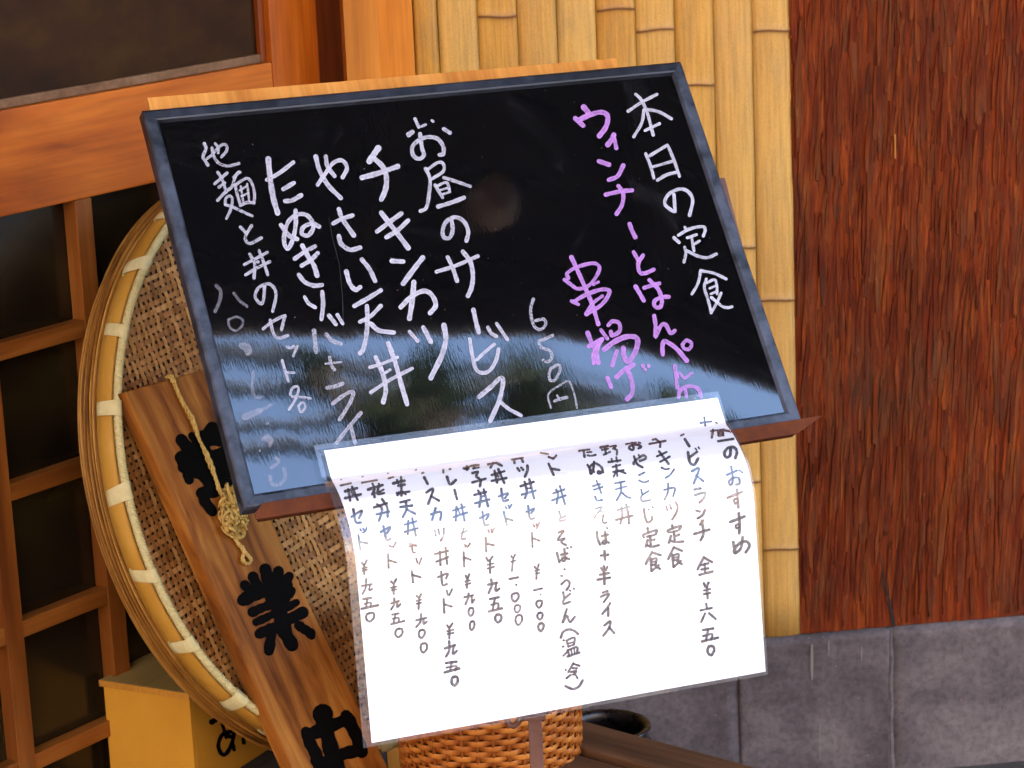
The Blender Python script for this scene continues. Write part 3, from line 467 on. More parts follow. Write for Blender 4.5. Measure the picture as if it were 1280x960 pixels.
# ================================================================ frames of the place
O_wall = atdepth(990, 400, 3.28); O_wall.z = 0
W = vert_frame(O_wall, 83.5)                 # bamboo, bark and plinth wall; x=0 where bamboo meets bark
P_corner = W.wor((W.hit(400, 40, 0, 'Y').x, .012, 0)); P_corner.z = 0
Dr = vert_frame(P_corner, 36)                # door wall; x grows to the right, y into the wall
RBL = V((-0.25407198, 2.29142761, 0.70669985))
BA = V((0.9159888, 0.40116994, -0.00521435)); BD = V((0.2291174, -0.53372297, -0.8140301))
Bd = Fr(RBL, BA, -BD, BA.cross(-BD))         # board: x right, y up the board, z out of it; origin lower left corner
az, ti = math.radians(36), math.radians(17)
Oz = atdepth(425, 563, 2.95)
nz = V((math.cos(az)*math.cos(ti), -math.sin(az)*math.cos(ti), math.sin(ti))); hz = V((math.sin(az), math.cos(az), 0))
Zr = Fr(Oz, hz, nz.cross(hz), nz)            # winnowing basket; z along its axis, out of its open side

# ================================================================ ground, plinth, walls
def struct(name, me): return obj(name, me, None, kind='structure')
gv = [(-60, -70, 0), (60, -70, 0), (60, 60, 0), (-60, 60, 0)]
struct('ground', mesh('ground', gv, [(0, 1, 2, 3)], m_ground))
struct('street', mesh('street', [(-60, -6.2, .004), (60, -6.2, .004), (60, -1.4, .004), (-60, -1.4, .004)], [(0, 1, 2, 3)], m_asphalt))
zpl = W.hit(985, 793.5, 0, 'Y').z             # top of the plinth
pl = thing('stone_plinth', 'dark grey stone plinth with lime drips below the bamboo and bark wall', 'plinth', W)
xj = W.hit(1112, 870, 0, 'Y').x
xs = [-1.05, -.52, xj-.62, xj, xj+.61, xj+1.22, xj+1.85, xj+2.6]
xs = sorted(set(x for x in xs)); xj2 = W.hit(922, 880, 0, 'Y').x; xs = [xj2-.61, xj2, xj, xj+.61, xj+1.22, xj+1.83, xj+2.44]
for i in range(len(xs)-1):
    g = .0003; nx, nz_ = 40, 18; vs = []; fs = []
    x0, x1 = xs[i]+g, xs[i+1]-g; dy = random.uniform(-.0015, .0015)
    for j in range(nz_):
        for k in range(nx):
            x = x0+(x1-x0)*k/(nx-1); z = (zpl-.0015)*j/(nz_-1)
            e = min(k, nx-1-k, nz_-1-j)
            vs.append((x, -.006+dy+.0016*(mnoise.noise(V((x*7, z*7, i*3.3))))+(.0004 if e == 0 else 0), z))
    fs = grid_faces(nx, nz_); b = len(vs); vs += [(x0, .3, 0), (x1, .3, 0), (x1, .3, zpl-.0015), (x0, .3, zpl-.0015)]
    tr = (nz_-1)*nx
    fs += [tuple([tr+k for k in range(nx)]+[b+2, b+3]), tuple([j*nx for j in range(nz_)]+[b+3, b]), tuple([j*nx+nx-1 for j in range(nz_)][::-1]+[b+1, b+2])]
    obj('slab', mesh('slab', vs, fs, m_plinth, True), pl)
vs = []; fs = []
path = [(xj+random.uniform(-.0012, .0012), -.0030, zpl*q/14) for q in range(15)]
sweep(vs, fs, path, [.0042+.0022*(1-q/14)**2+random.uniform(0, .0006) for q in range(15)], 8); obj('mortar_joint', mesh('mortar_joint', vs, fs, stone_mat('mortar', [s2l((60, 54, 55)), s2l((84, 77, 78)), s2l((98, 91, 91))], 30)), pl)
for (u, v0, v1, wd) in ((1015, 805, 850, 3.2), (1036, 800, 820, 1.4), (1077, 808, 826, 1.2), (1025, 905, 950, 1.0)):
    a = W.hit(u, v0, -.011, 'Y'); b = W.hit(u, v1, -.011, 'Y'); r = wd/2000
    vs = [(a.x+(b.x-a.x)*q/6+s*r*(.4+.8*math.sin(PI*(q+.8)/7.6))+random.uniform(-.0003, .0003), -.0112, a.z+(b.z-a.z)*q/6) for q in range(7) for s in (-1, 1)]
    obj('lime_drip', mesh('lime_drip', vs, [(2*q, 2*q+1, 2*q+3, 2*q+2) for q in range(6)], m_white_mark), pl)
# bamboo wall: one part per split bamboo slat
bw = thing('bamboo_wall', 'wall face of vertical yellow split bamboo slats with node rings', 'wall', W)
edges_px = [(517.5, 40), (548.5, 45), (598, 50), (648.5, 40), (696, 40), (744.5, 60), (793, 60), (842.5, 50), (891.5, 60), (940.5, 60), (988.5, 60)]
ex = [W.hit(u, v, 0, 'Y').x for u, v in edges_px]
sl_w = (ex[-1]-ex[1])/9; ex = [ex[0]]+[ex[1]+sl_w*i for i in range(10)]
NZ = {2: [(672, 18)], 5: [(817, 9)], 6: [(866, 35)], 7: [(915, 104), (915, 308)], 8: [(964, 38), (964, 374), (975, 535)], 9: [(975, 38), (975, 375), (978, 685)]}
NZ = {2: [(672, 18)], 5: [(817, 9)], 6: [(866, 35)], 7: [(915, 104), (920, 500)], 8: [(950, 308), (960, 600)], 9: [(975, 38), (975, 375), (980, 686)]}
def slat_me(x0, x1, nodes, z0=zpl, z1=2.55):
    nx = 9; zs = set([z0, z1]); q = z0
    while q < z1: zs.add(q); q += .06
    for n in nodes:
        for d in (-.012, -.006, -.003, -.0013, 0, .0013, .003, .006, .012): zs.add(n+d)
    zs = sorted(zs); vs = []; al = []; wob = random.uniform(0, 9)
    for z in zs:
        sh = .0006*math.sin(z*7+wob)
        dn = min([abs(z-n) for n in nodes] or [1]); sd_ = min([(z-n) for n in nodes] or [1], key=abs)
        for i in range(nx):
            f = i/(nx-1); x = x0+.0006+(x1-x0-.0012)*f+sh
            y = -.0042*(1-(2*f-1)**2)**.8 - .0021*math.exp(-(dn/.004)**2) + (.0012*math.exp(-((sd_+.0018)/.0016)**2))
            y += .0004*mnoise.noise(V((x*30, z*6, wob))) + .003*abs(math.sin(wob*3))*.3
            zz = z + (0.0012*math.cos((f-.5)*5+wob) if dn < .013 else 0)
            vs.append((x, y, zz)); al.append(math.exp(-(dn/.0012)**2)+.42*math.exp(-(dn/.006)**2) if nodes else 0)
    ny = len(zs); b = len(vs)
    vs += [(x0+.0006, .02, z0), (x1-.0006, .02, z0), (x1-.0006, .02, z1), (x0+.0006, .02, z1)]; al += [0]*4
    fs = grid_faces(nx, ny)
    fs += [tuple(j*nx for j in range(ny))+(b+3, b), tuple(j*nx+nx-1 for j in range(ny))[::-1]+(b+1, b+2), tuple(range(nx))[::-1]+(b, b+1)]
    return mesh('slat', vs, fs, m_bamboo, True, {'node': al})
for i in range(len(ex)-1):
    ns = [W.hit(u, v, 0, 'Y').z for u, v in NZ.get(i, [])]
    if not ns: ns = [random.uniform(.4, .6), random.uniform(.8, 1.0)]
    ns += [max(ns)+.335+random.uniform(-.01, .01), max(ns)+.68]
    if min(ns) > .72: ns.append(min(ns)-.325)
    obj('slat', slat_me(ex[i], ex[i+1], sorted(ns)), bw)
obj('backing_board', box_me('backing_board', (ex[0], .021, zpl), (ex[-1]+.001, .06, 2.55), m_hole), bw)
# bark wall
kw = thing('bark_wall', 'wall face of layered red-brown cedar bark strips above the grey plinth', 'wall', W)
bx0, bx1 = .0035, 2.4
nx, ny = 150, 130; vs = []; al = []
for j in range(ny):
    for i in range(nx):
        fx = (i/(nx-1))**1.7; x = bx0+(bx1-bx0)*fx; z = zpl+.0005+(2.55-zpl)*(j/(ny-1))
        d = .0028*mnoise.noise(V((x*60, z*6, 1)))+.0020*mnoise.noise(V((x*160, z*18, 5)))
        vs.append((x, -.001-d, z)); al.append(.5+.4*mnoise.noise(V((x*90, z*9, 9))))
obj('bark_sheet', mesh('bark_sheet', vs, grid_faces(nx, ny), m_bark, False, {'tone': al}), kw)
obj('backing_board', box_me('backing_board', (bx0, .01, zpl), (bx1, .06, 2.55), m_hole), kw)
def flake(w_, l_, th, curl):
    """a torn strip of bark: ragged lower tip, slightly lifted at one end"""
    n = 5; vs = []; 
    for j in range(n+1):
        t = j/n; ww = w_*(.55+.45*math.sin(PI*min(1, .25+t*.8)))*random.uniform(.85, 1.1)
        if j == 0: ww *= random.uniform(.35, .9)
        if j == n: ww *= .5
        z = -l_/2+l_*t; y = -th-curl*(1-t)**3-.0004*random.random(); sk = random.uniform(-.12, .12)*w_
        vs += [(sk-ww/2, .001, z), (sk-ww/2*.75, y, z+random.uniform(-.002, .002)), (sk+ww/2*.6, y*.85, z+random.uniform(-.002, .002)), (sk+ww/2, .001, z)]
    fs = []
    for j in range(n):
        for i in range(3): fs.append((4*j+i, 4*j+i+1, 4*j+i+5, 4*j+i+4))
    fs.append((0, 3, 2, 1)); return vs, fs
xr = W.hit(1284, 400, 0, 'Y').x+.04; zt = W.hit(1200, -5, 0, 'Y').z+.03
variants = []
for q in range(16):
    f = flake(random.uniform(.004, .011), .05+.005*q, random.uniform(.0003, .0010), random.choice([0, 0, .0005, .0016]))
    variants.append(mesh('bark_strip', f[0], f[1], m_bark))
placed = []
for q in range(290):
    qi = random.randrange(16); me = variants[qi]; sz = random.uniform(.8, 1.35); x = random.uniform(.012, xr); z = random.uniform(zpl+.004+(.025+.0025*qi)*sz, zt)
    o = obj('bark_strip', me, kw); o.location = (x, -.0015-random.random()*.0012, z); o.rotation_euler = (0, .06+random.uniform(-.07, .07), 0)
    o.scale = (random.uniform(.7, 1.2), 1, sz)
vs = []; fs = []; al = []
for q in range(1500):
    fl_ = random.uniform(.03, .11); f = flake(random.uniform(.0025, .0075), fl_, random.uniform(.0003, .0009), random.choice([0, 0, .0008]))
    big = q > 1050; x = random.uniform(.008, 2.3 if big else xr); z = random.uniform(zpl+.003+fl_/2, 2.4 if big else zt); b = len(vs); a = .06+random.uniform(-.08, .08); tn = random.random()
    for p in f[0]: vs.append((x+p[0]+p[2]*math.sin(a), p[1]-.0018, z+p[2])); al.append(tn)
    fs += [tuple(b+i for i in g) for g in f[1]]
obj('bark_fibres', mesh('bark_fibres', vs, fs, m_bark, False, {'tone': al}), kw, kind='stuff')
# dark split between the two lower bark sheets
p = [W.hit(u, v, -.006, 'Y') for u, v in ((1100, 690), (1107, 730), (1113, 755), (1119, 784))]
vs = []; 
for i, q in enumerate(p): vs += [(q.x-.0005-.0006*i, -.0036, q.z), (q.x+.0005+.0005*i, -.0036, q.z)]
obj('bark_split', mesh('bark_split', vs, [(2*i, 2*i+1, 2*i+3, 2*i+2) for i in range(3)], m_hole), kw)
c = W.hit(1119, 183, -.007, 'Y'); obj('straw', box_me('straw', (c.x-.0010, -.0075, c.z-.016), (c.x+.0010, -.006, c.z+.016), flat('straw', (160, 100, 24)), .0003), kw).rotation_euler = (0, 0, 0)

# ================================================================ door post and sliding lattice door
pt = thing('corner_post', 'smooth orange wooden door post between the lattice door and the bamboo', 'post', vert_frame((0, 0, 0), 90))
def wp(u, v, fr, y): q = fr.wor(fr.hit(u, v, y, 'Y')); return (q.x, q.y)
A = wp(517, 45, W, -.006); B = wp(471, 45, W, -.006)
k36 = vert_frame(V((B[0], B[1], 0)), 36); Cc = wp(431, 45, k36, 0); D2 = V((Cc[0], Cc[1], 0))+W.Y*.08; Eb = W.wor((W.loc(V((A[0], A[1], 0))).x, .08, 0))
obj('post_face', prism_me('post_face', [A, B, Cc, (D2.x, D2.y), (Eb.x, Eb.y)], 0, 2.55, m_post, .0015), pt)
dr0 = Dr.hit(397, 40, 0, 'Y').x
f = Dr.wor((dr0-.002, .032, 0)); g = Dr.wor((dr0+.11, .032, 0)); f2 = Dr.wor((dr0-.002, .1, 0)); g2 = Dr.wor((dr0+.11, .1, 0))
obj('recess_board', prism_me('recess_board', [(f.x, f.y), (g.x, g.y), (g2.x, g2.y), (f2.x, f2.y)], 0, 2.5, m_reveal, .001), pt)
f = Dr.wor((dr0+.012, .018, 0)); g = Dr.wor((dr0+.030, .018, 0)); f2 = Dr.wor((dr0+.012, .0315, 0)); g2 = Dr.wor((dr0+.030, .0315, 0))
obj('stop_strip', prism_me('stop_strip', [(f.x, f.y), (g.x, g.y), (g2.x, g2.y), (f2.x, f2.y)], 0, 2.5, m_reveal, .001), pt)

dt = thing('lattice_door', 'orange wooden sliding door with a lattice of dark glass panes', 'door', Dr)
def dx(u, v, y=0): return Dr.hit(u, v, y, 'Y').x
def dz(u, v, y=0): return Dr.hit(u, v, y, 'Y').z
xR = dr0; xS = dx(339, 50); LW = 1.12; xL = xR-LW
zr_t = (dz(40, 132.5)+dz(280, 88))/2; zr_b = (dz(40, 264)+dz(140, 240))/2
DT = .030
obj('stile', box_me('stile', (xS, 0, .02), (xR, DT, 2.05), m_door_z, .002), dt)
obj('stile', box_me('stile', (xL, 0, .02), (xL+.06, DT, 2.05), m_door_z, .002), dt)
obj('middle_rail', box_me('middle_rail', (xL+.0605, .001, zr_b), (xS-.0005, DT-.001, zr_t), m_door_x, .002), dt)
obj('top_rail', box_me('top_rail', (xL+.0605, .001, 1.97), (xS-.0005, DT-.001, 2.05), m_door_x, .002), dt)
obj('bottom_rail', box_me('bottom_rail', (xL+.0605, .001, .02), (xS-.0005, DT-.001, .12), m_door_x, .002), dt)
obj('glass_pane', box_me('glass_pane', (xL+.05, .016, zr_t-.004), (xS+.004, .020, 1.98), m_glass2), dt)
obj('glazing_bead', box_me('glazing_bead', (xL+.061, .0085, zr_t+.0005), (xS-.0115, .0155, zr_t+.011), stone_mat('dusty_wood', [s2l((84, 54, 30)), s2l((108, 78, 52)), s2l((124, 98, 74))], 12), .0015), dt)
obj('glazing_bead', box_me('glazing_bead', (xS-.011, .0085, zr_t+.0005), (xS-.0005, .0155, 1.969), m_reveal, .0015), dt)
# muntins
m1 = (dx(13, 830)+dx(11, 802))/2; m1r = (dx(33, 830)+dx(24, 720))/2; m2 = (dx(100, 260)+dx(104, 400))/2; m2r = (dx(119, 260)+dx(125, 350))/2
mw = ((m1r-m1)+(m2r-m2))/2; per = m2-m1
bars = []
for (u0, t0, b0) in ((50, 416.5, 440.5), (58, 592, 611.5), (80, 753.5, 775.5), (90, 923.5, 944)): bars.append((dz(u0, t0), dz(u0, b0)))
pz = sum(bars[i][0]-bars[i+1][0] for i in range(3))/3; bh = sum(a-b for a, b in bars)/4
bz = [bars[0][0]-pz*i for i in range(-0, 7)]
xm = []; x = m2
while x > xL+.09: xm.append(x); x -= per
x = m2+per
while x < xS-.03: xm.append(x); x += per
xm.sort()
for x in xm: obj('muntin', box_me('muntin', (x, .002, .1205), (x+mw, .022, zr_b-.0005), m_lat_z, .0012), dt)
zb = [z for z in bz if z > .17]
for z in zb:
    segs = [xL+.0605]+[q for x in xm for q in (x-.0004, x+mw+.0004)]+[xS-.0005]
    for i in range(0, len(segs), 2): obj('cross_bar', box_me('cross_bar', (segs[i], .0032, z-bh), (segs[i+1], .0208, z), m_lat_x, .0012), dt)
rows = [zr_b+.004]+zb+[.118]
cols = [xL+.055]+[x+mw/2 for x in xm]+[xS+.004]
for i in range(len(rows)-1):
    for j in range(len(cols)-1):
        o = obj('glass_pane', box_me('glass_pane', (cols[j]+.001, .0225, rows[i+1]+.001-bh/2*(i+1 < len(rows)-1)), (cols[j+1]-.001, .0255, rows[i]-.001-bh/2*(i > 0)), m_glass), dt)
lt_ = thing('door_surround', 'plain plaster wall and lintel around the lattice door', 'wall', Dr)
m_plaster = stone_mat('plaster', [s2l((120, 104, 82)), s2l((140, 122, 98)), s2l((150, 134, 110))], 5, .8)
obj('lintel', box_me('lintel', (xL-.3, -.005, 2.055), (xR+.08, .1, 2.55), m_reveal, .003), lt_)
obj('side_panel', box_me('side_panel', (xL-1.3, .0, 0), (xL-.002, .1, 2.05), m_plaster, .002), lt_)

# ================================================================ eave, street side (seen in reflections)
EV = vert_frame(O_wall, 83.5-8.5)
ev = thing('eave_roof', 'dark timber eave with rafters and gutter sheltering the shop front', 'eave', EV)
ED = -1.477
nb = 13
for i in range(nb):
    y0 = .9-(i+1)*(.9-ED)/nb+.002; y1 = .9-i*(.9-ED)/nb-.002
    obj('soffit_board', box_me('soffit_board', (-3.6, y0, 2.56), (4.2, y1, 2.59), m_soffit, .003), ev)
for i in range(11): obj('rafter', box_me('rafter', (-3.4+i*.7, ED+.02, 2.485), (-3.35+i*.7, .0, 2.558), m_soffit, .003), ev)
obj('fascia', box_me('fascia', (-3.6, ED-.03, 2.47), (4.2, ED-.004, 2.66), m_soffit, .003), ev)
vs = []; fs = []; sweep(vs, fs, [(-3.7+i*.5, ED-.077, 2.505) for i in range(17)], .045, 12); obj('gutter', mesh('gutter', vs, fs, flat('gutter_brown', (50, 40, 34), .4), True), ev)
obj('roof_slab', box_me('roof_slab', (-3.6, ED-.02, 2.665), (4.2, .95, 2.75), flat('roof_grey', (60, 60, 64), .7)), ev)
# ================================================================ blackboard
BWd, BH, FWd = .600, .427, .0146
bb = thing('menu_blackboard', 'black framed glossy menu board with white and purple handwriting, propped on the steel ledge', 'blackboard', Bd)
BT = .016                                     # frame thickness, front face of frame at z=0
def rail(p_out0, p_out1, p_in1, p_in0, mt):    # mitred rail: outer edge, inner edge, bevelled inside
    vs = []; 
    for (o, i) in ((p_out0, p_in0), (p_out1, p_in1)):
        o = V((*o, 0)); i = V((*i, 0)); d = i-o
        for t, z in ((0, -BT), (0, -.0022), (.12, -.0004), (.2, 0), (.74, 0), (.86, -.0006), (1, -.0042), (1, -BT)): vs.append(o+d*t+V((0, 0, z)))
    fs = [(k, (k+1) % 8, 8+(k+1) % 8, 8+k) for k in range(8)]+[tuple(range(8))[::-1], tuple(range(8, 16))]
    return mesh('frame_rail', vs, fs, mt)
o4 = [(0, 0), (BWd, 0), (BWd, BH), (0, BH)]; i4 = [(FWd, FWd), (BWd-FWd, FWd), (BWd-FWd, BH-FWd), (FWd, BH-FWd)]
for k in range(4):
    a, b = k, (k+1) % 4; e = .0002
    sh = lambda p, q: (p[0]+(q[0]-p[0])*e, p[1]+(q[1]-p[1])*e)
    obj('frame_rail', rail(sh(o4[a], o4[b]), sh(o4[b], o4[a]), sh(i4[b], i4[a]), sh(i4[a], i4[b]), m_wear_sheen if k in (0, 1, 3) else m_frame), bb)
PZ = -.0040
nx, ny = 61, 44; vs = []
def pz_(x, y):                                 # the sheet bows a little towards its lower right
    s = max(0, (x/BWd-.55)/.45); return PZ-.0005*s*s*(1-y/BH)
for j in range(ny):
    for i in range(nx):
        x = FWd-.002+(BWd-2*FWd+.004)*i/(nx-1); y = FWd-.002+(BH-2*FWd+.004)*j/(ny-1); vs.append((x, y, pz_(x, y)))
wp_ = obj('writing_panel', mesh('writing_panel', vs, grid_faces(nx, ny), m_panel, True), bb)
obj('back_sheet', box_me('back_sheet', (FWd, FWd, -BT-.0005), (BWd-FWd, BH-FWd, -.009), m_hole), bb)
def place_board(u, v, off):
    q = Bd.hit(u, v, PZ); q.z = pz_(q.x, q.y)+.00012+off; return q
for lab, tint, alpha, blocks in BOARD:
    obj('handwriting', strokes_mesh('handwriting', blocks, place_board, m_ink_purple if tint == 'purple' else m_ink_white, alpha=alpha, core=.82, wscale=.93), wp_, label=lab)
# scratches
for path in ([(411, 272), (416, 300), (424, 330), (428, 370), (429, 405), (432, 430)],):
    vs = []; fs = []; sweep(vs, fs, [place_board(u, v, .0001) for u, v in path], .00025, 4); obj('scratch', mesh('scratch', vs, fs, m_wear_sheen), bb)

# ================================================================ plywood behind, easel
pf = Fr(Bd.wor((0, 0, -.020)), Bd.X, Bd.Y, Bd.Z)
pc = [pf.hit(u, v) for u, v in ((184, 122), (770, 72.5))]
ang = math.atan2(pc[1].y-pc[0].y, pc[1].x-pc[0].x)
ply = thing('plywood_board', 'thin light plywood board showing above the top edge of the blackboard', 'board', pf)
tl, tr_ = (pc[0].x, pc[0].y), (pc[1].x, pc[1].y); dn = .33
obj('plywood_sheet', prism_me('plywood_sheet', [tl, (tl[0]+math.sin(ang)*dn, tl[1]-dn), (tr_[0]+math.sin(ang)*dn, tr_[1]-dn), tr_], -.006, 0, m_ply, .0006), ply)
es = thing('easel_stand', 'brown steel display stand whose lipped ledge carries the blackboard', 'easel', Bd)
zf = .0012; x0l, x1l = .0095, .5985; tipx = .0245
a = Bd.hit(330, 622, zf); b = Bd.hit(317, 643, zf); c = Bd.hit(998, 549, zf); d = Bd.hit(1030, 529, zf); e = Bd.hit(1000, 527.5, zf)
ytop = .0022; ybot = -.0128
lip = [(b.x+.0005, ybot), (c.x, ybot), (d.x, ytop), (b.x+.011, ytop), (b.x+.0005, ybot+.006)]
obj('ledge_lip', prism_me('ledge_lip', lip, zf, zf+.0022, m_tray, .0004), es)
obj('ledge_shelf', box_me('ledge_shelf', (b.x+.004, -.0128, -.006), (c.x-.002, -.0106, zf-.0003), m_tray, .0004), es)
# side upright behind the right edge of the board
pa = Bd.hit(897.5, 219, -.0225); pb = Bd.hit(908, 220, -.0225); pcx = Bd.hit(931, 308, -.0225)
sl = (pcx.x-pb.x)/(pcx.y-pb.y)
obj('upright', prism_me('upright', [(pa.x-.02, pa.y), (pb.x, pb.y), (pb.x+sl*(.006-pb.y), .006), (pa.x-.02+sl*(.006-pa.y), .006)], -.029, -.0265, m_rust, .0004), es)
obj('upright', prism_me('upright', [(.06, .26), (.09, .26), (.085, .006), (.055, .006)], -.029, -.0265, m_rust, .0004), es)
obj('back_rail', box_me('back_rail', (.05, .022, -.034), (.58, .046, -.0295), m_tray, .0008), es)
# centre post down to the ground (stands behind the hanging menu)
ph = atdepth(670, 930, 2.56); ptop = Bd.wor((.33, -.004, -.032)); 
iw = Bd.M.inverted()
xp = ph.x; yp = ph.y; w2 = .0074
f1 = Fr((xp, yp, 0), (1, 0, 0), (0, 1, 0), (0, 0, 1))
def child_world(name, me, parent, fr=None):
    o = obj(name, me, parent); o.matrix_parent_inverse = parent.matrix_world.inverted() if False else Matrix()
    o.matrix_local = (parent_M[parent.name].inverted() @ (fr.M if fr else Matrix())); return o
parent_M = {es.name: Bd.M}
ztop = atdepth(670, 893, 2.56).z
child_world('centre_post', box_me('centre_post', (-w2, -w2, 0), (w2, w2, ztop+.11), m_rust, .0012), es, f1)
child_world('post_collar', box_me('post_collar', (-w2-.004, -w2-.004, ztop-.003), (w2+.004, w2+.004, ztop+.002), m_rust, .0008), es, f1)
k = Bd.wor((.33, .0, -.032)); vs = []; fs = []
sweep(vs, fs, [V((xp, yp, ztop+.10)), V((xp, yp+.005, ztop+.13)), V((k.x*.5+xp*.5, k.y-.01, k.z-.03)), k], .006, 8)
child_world('neck_tube', mesh('neck_tube', vs, fs, m_rust, True), es)
hk = [atdepth(u, v, 2.555) for u, v in ((633, 880), (633, 897), (636, 906), (642, 908), (647, 904), (654, 893), (658, 884))]
vs = []; fs = []; sweep(vs, fs, hk, .0034, 8); child_world('ledge_hook', mesh('ledge_hook', vs, fs, m_rust, True), es)
for sx, sy in ((-.22, -.02), (.22, .06), (0, .24)):
    vs = []; fs = []; sweep(vs, fs, [V((xp, yp, .10)), V((xp+sx*.5, yp+sy*.5, .055)), V((xp+sx, yp+sy, .008))], .008, 8); child_world('leg', mesh('leg', vs, fs, m_rust, True), es)

# ================================================================ laminated menu hanging over the ledge
s1, t0, rr, T1, tot, al_, wS = .0367, -.62, .088, .495, .3046, .0145, .4340
O = hitp(392, 557, Bd.wor((0, 0, .0022)), Bd.Z)
a2 = (Bd.X*math.cos(al_)-Bd.Y*math.sin(al_)); b2 = (-Bd.X*math.sin(al_)-Bd.Y*math.cos(al_)); nn = Bd.Z
def profile(off):
    P = [b2*(s1*i/8) for i in range(8)]; Nn = [nn]*8; p = b2*s1; N = 30; ds = rr*(T1-t0)/N
    for i in range(N):
        t = t0+(T1-t0)*(i+.5)/N; P.append(p.copy()); Nn.append(math.sin(t)*b2+math.cos(t)*nn); p = p+(math.cos(t)*b2-math.sin(t)*nn)*ds
    rest = tot-s1-rr*(T1-t0)
    for i in range(16): P.append(p+(math.cos(T1)*b2-math.sin(T1)*nn)*(rest*i/15)); Nn.append(math.sin(T1)*b2+math.cos(T1)*nn)
    return [O+q+m_*off for q, m_ in zip(P, Nn)]
def sheet_mesh(name, off, mt, mL, mR, mT, mB, nxs=34, smooth=True):
    P = profile(off); L = [0]
    for i in range(1, len(P)): L.append(L[-1]+(P[i]-P[i-1]).length)
    tt = L[-1]; n = len(P); vs = []; 
    for j in range(n):
        lj = mT+(tt-mT-mB)*L[j]/tt; k = 0
        while k < n-2 and L[k+1] < lj: k += 1
        q = P[k].lerp(P[k+1], (lj-L[k])/(L[k+1]-L[k]))
        for i in range(nxs):
            x = mL+(wS-mL-mR)*i/(nxs-1); wv = .0011*math.sin(x*23+1)*min(1, max(0, (lj-.08)/.1))
            vs.append(iw @ (q+a2*x+nn*wv))
    return mesh(name, vs, grid_faces(nxs, n), mt, smooth)
ms = thing('laminated_menu', 'white laminated paper menu with marker handwriting curling over the ledge', 'menu', Bd)
parent_M[ms.name] = Bd.M
pm = sheet_mesh('paper', 0, m_paper, .0090, .0022, .0065, .0034); pap = obj('paper', pm, ms)
fm = sheet_mesh('laminate_film', .0009, m_film, 0, 0, 0, 0); obj('laminate_film', fm, ms)
bvh = BVHTree.FromPolygons([v.co.copy() for v in pm.vertices], [tuple(p.vertices) for p in pm.polygons])
camL = iw @ CAM
def place_sheet(u, v, off):
    d = (iw.to_3x3() @ ray(u, v)).normalized(); h = bvh.ray_cast(camL, d)
    if h[0] is None:
        q = bvh.find_nearest(camL+d*2.4); return q[0]+V((0, 0, .0002))
    nrm = h[1] if h[1].dot(d) < 0 else -h[1]
    return h[0]+nrm*(.00012+off)
for lab, blocks in SHEET:
    obj('handwriting', strokes_mesh('handwriting', blocks, place_sheet, m_marker, step=.00002, wscale=1.22), pap, label=lab)

# ================================================================ round winnowing basket
zb_ = thing('winnowing_basket', 'large round woven bamboo winnowing basket with pale bound rim leaning by the lattice door', 'basket', Zr)
RZ = .354
def ring(name, r0, prof, mt, n=160, tone=None, wob=0, rnd=0, smooth=True):
    """profile (dr, z) swept round; closed section"""
    vs = []; al = []; k = len(prof); ph = random.uniform(0, 9)
    for i in range(n):
        a = 2*PI*i/n; c, s = math.cos(a), math.sin(a)
        w1 = wob*(mnoise.noise(V((c*2.2+ph, s*2.2, ph)))*2); tn = (tone if tone is not None else .5)+.35*mnoise.noise(V((c*6+ph, s*6, ph)))
        for dr, z in prof: vs.append(((r0+dr+w1)*c, (r0+dr+w1)*s, z+w1*.6)); al.append(tn)
    fs = [(i*k+j, i*k+(j+1) % k, ((i+1) % n)*k+(j+1) % k, ((i+1) % n)*k+j) for i in range(n) for j in range(k)]
    return mesh(name, vs, fs, mt, smooth, {'tone': al})
obj('rim_band', ring('rim_band', RZ, [(.0015, -.002), (.0045, -.004), (.0058, -.014), (.0045, -.026), (.0015, -.028), (-.001, -.015)], m_rimband, wob=.0006), zb_)
obj('inner_band', ring('inner_band', RZ-.006, [(.0015, -.004), (.0015, -.05), (-.0015, -.05), (-.0015, -.004)], m_rimband, wob=.0004), zb_)
for i in range(11):
    z = -.028-i*.0028; r = .0035+.0028*math.sin(PI*(i+1)/12)+random.uniform(-.0016, .0016)
    obj('rim_strip', ring('rim_strip', RZ, [(r-.004, z-.0002), (r, z-.0005), (r+.0011, z-.0013), (r, z-.0022), (r-.004, z-.0026)], m_rimstrip, tone=(.15, .85, .5)[i % 3]+random.uniform(-.1, .1), wob=.0022), zb_)
vs = []; fs = []; al = []
for ph in (0, PI*2/3, PI*4/3):
    pth = []
    for i in range(1500):
        a = 2*PI*i/1500; q = a*230+ph; rc = RZ-.0015+.0028*math.cos(q); pth.append((rc*math.cos(a), rc*math.sin(a), .0025+.0028*math.sin(q)))
    b = len(vs); sweep(vs, fs, pth, .0025, 5, closed=True)
al = [random.uniform(.35, .8) for _ in vs]
obj('binding_cord', mesh('binding_cord', vs, fs, m_cord, True, {'tone': al}), zb_)
def loop_me(wid, phi):
    prof = [(-.0075, -.008), (-.0078, .004), (-.001, .0092), (.0052, .005), (.0066, -.004), (.0076, -.013), (.0072, -.021), (.0052, -.0225), (.0050, -.019)]
    vs = []; al = []
    n = 4
    for i in range(n+1):
        t = (i/n-.5)*wid; 
        for dr, z in prof:
            e = .0007*(1-(2*i/n-1)**2); a = (t*(1+.15*z*30)+z*phi)/RZ
            vs.append(((RZ+dr+e)*math.cos(a), (RZ+dr+e)*math.sin(a), z)); al.append(.7+.2*random.random())
    k = len(prof); return mesh('binding_loop', vs, [(i*k+j, i*k+j+1, (i+1)*k+j+1, (i+1)*k+j) for i in range(n) for j in range(k-1)], m_cord, True, {'tone': al})
lm = [loop_me(.0165, .1), loop_me(.019, -.15), loop_me(.015, .25)]
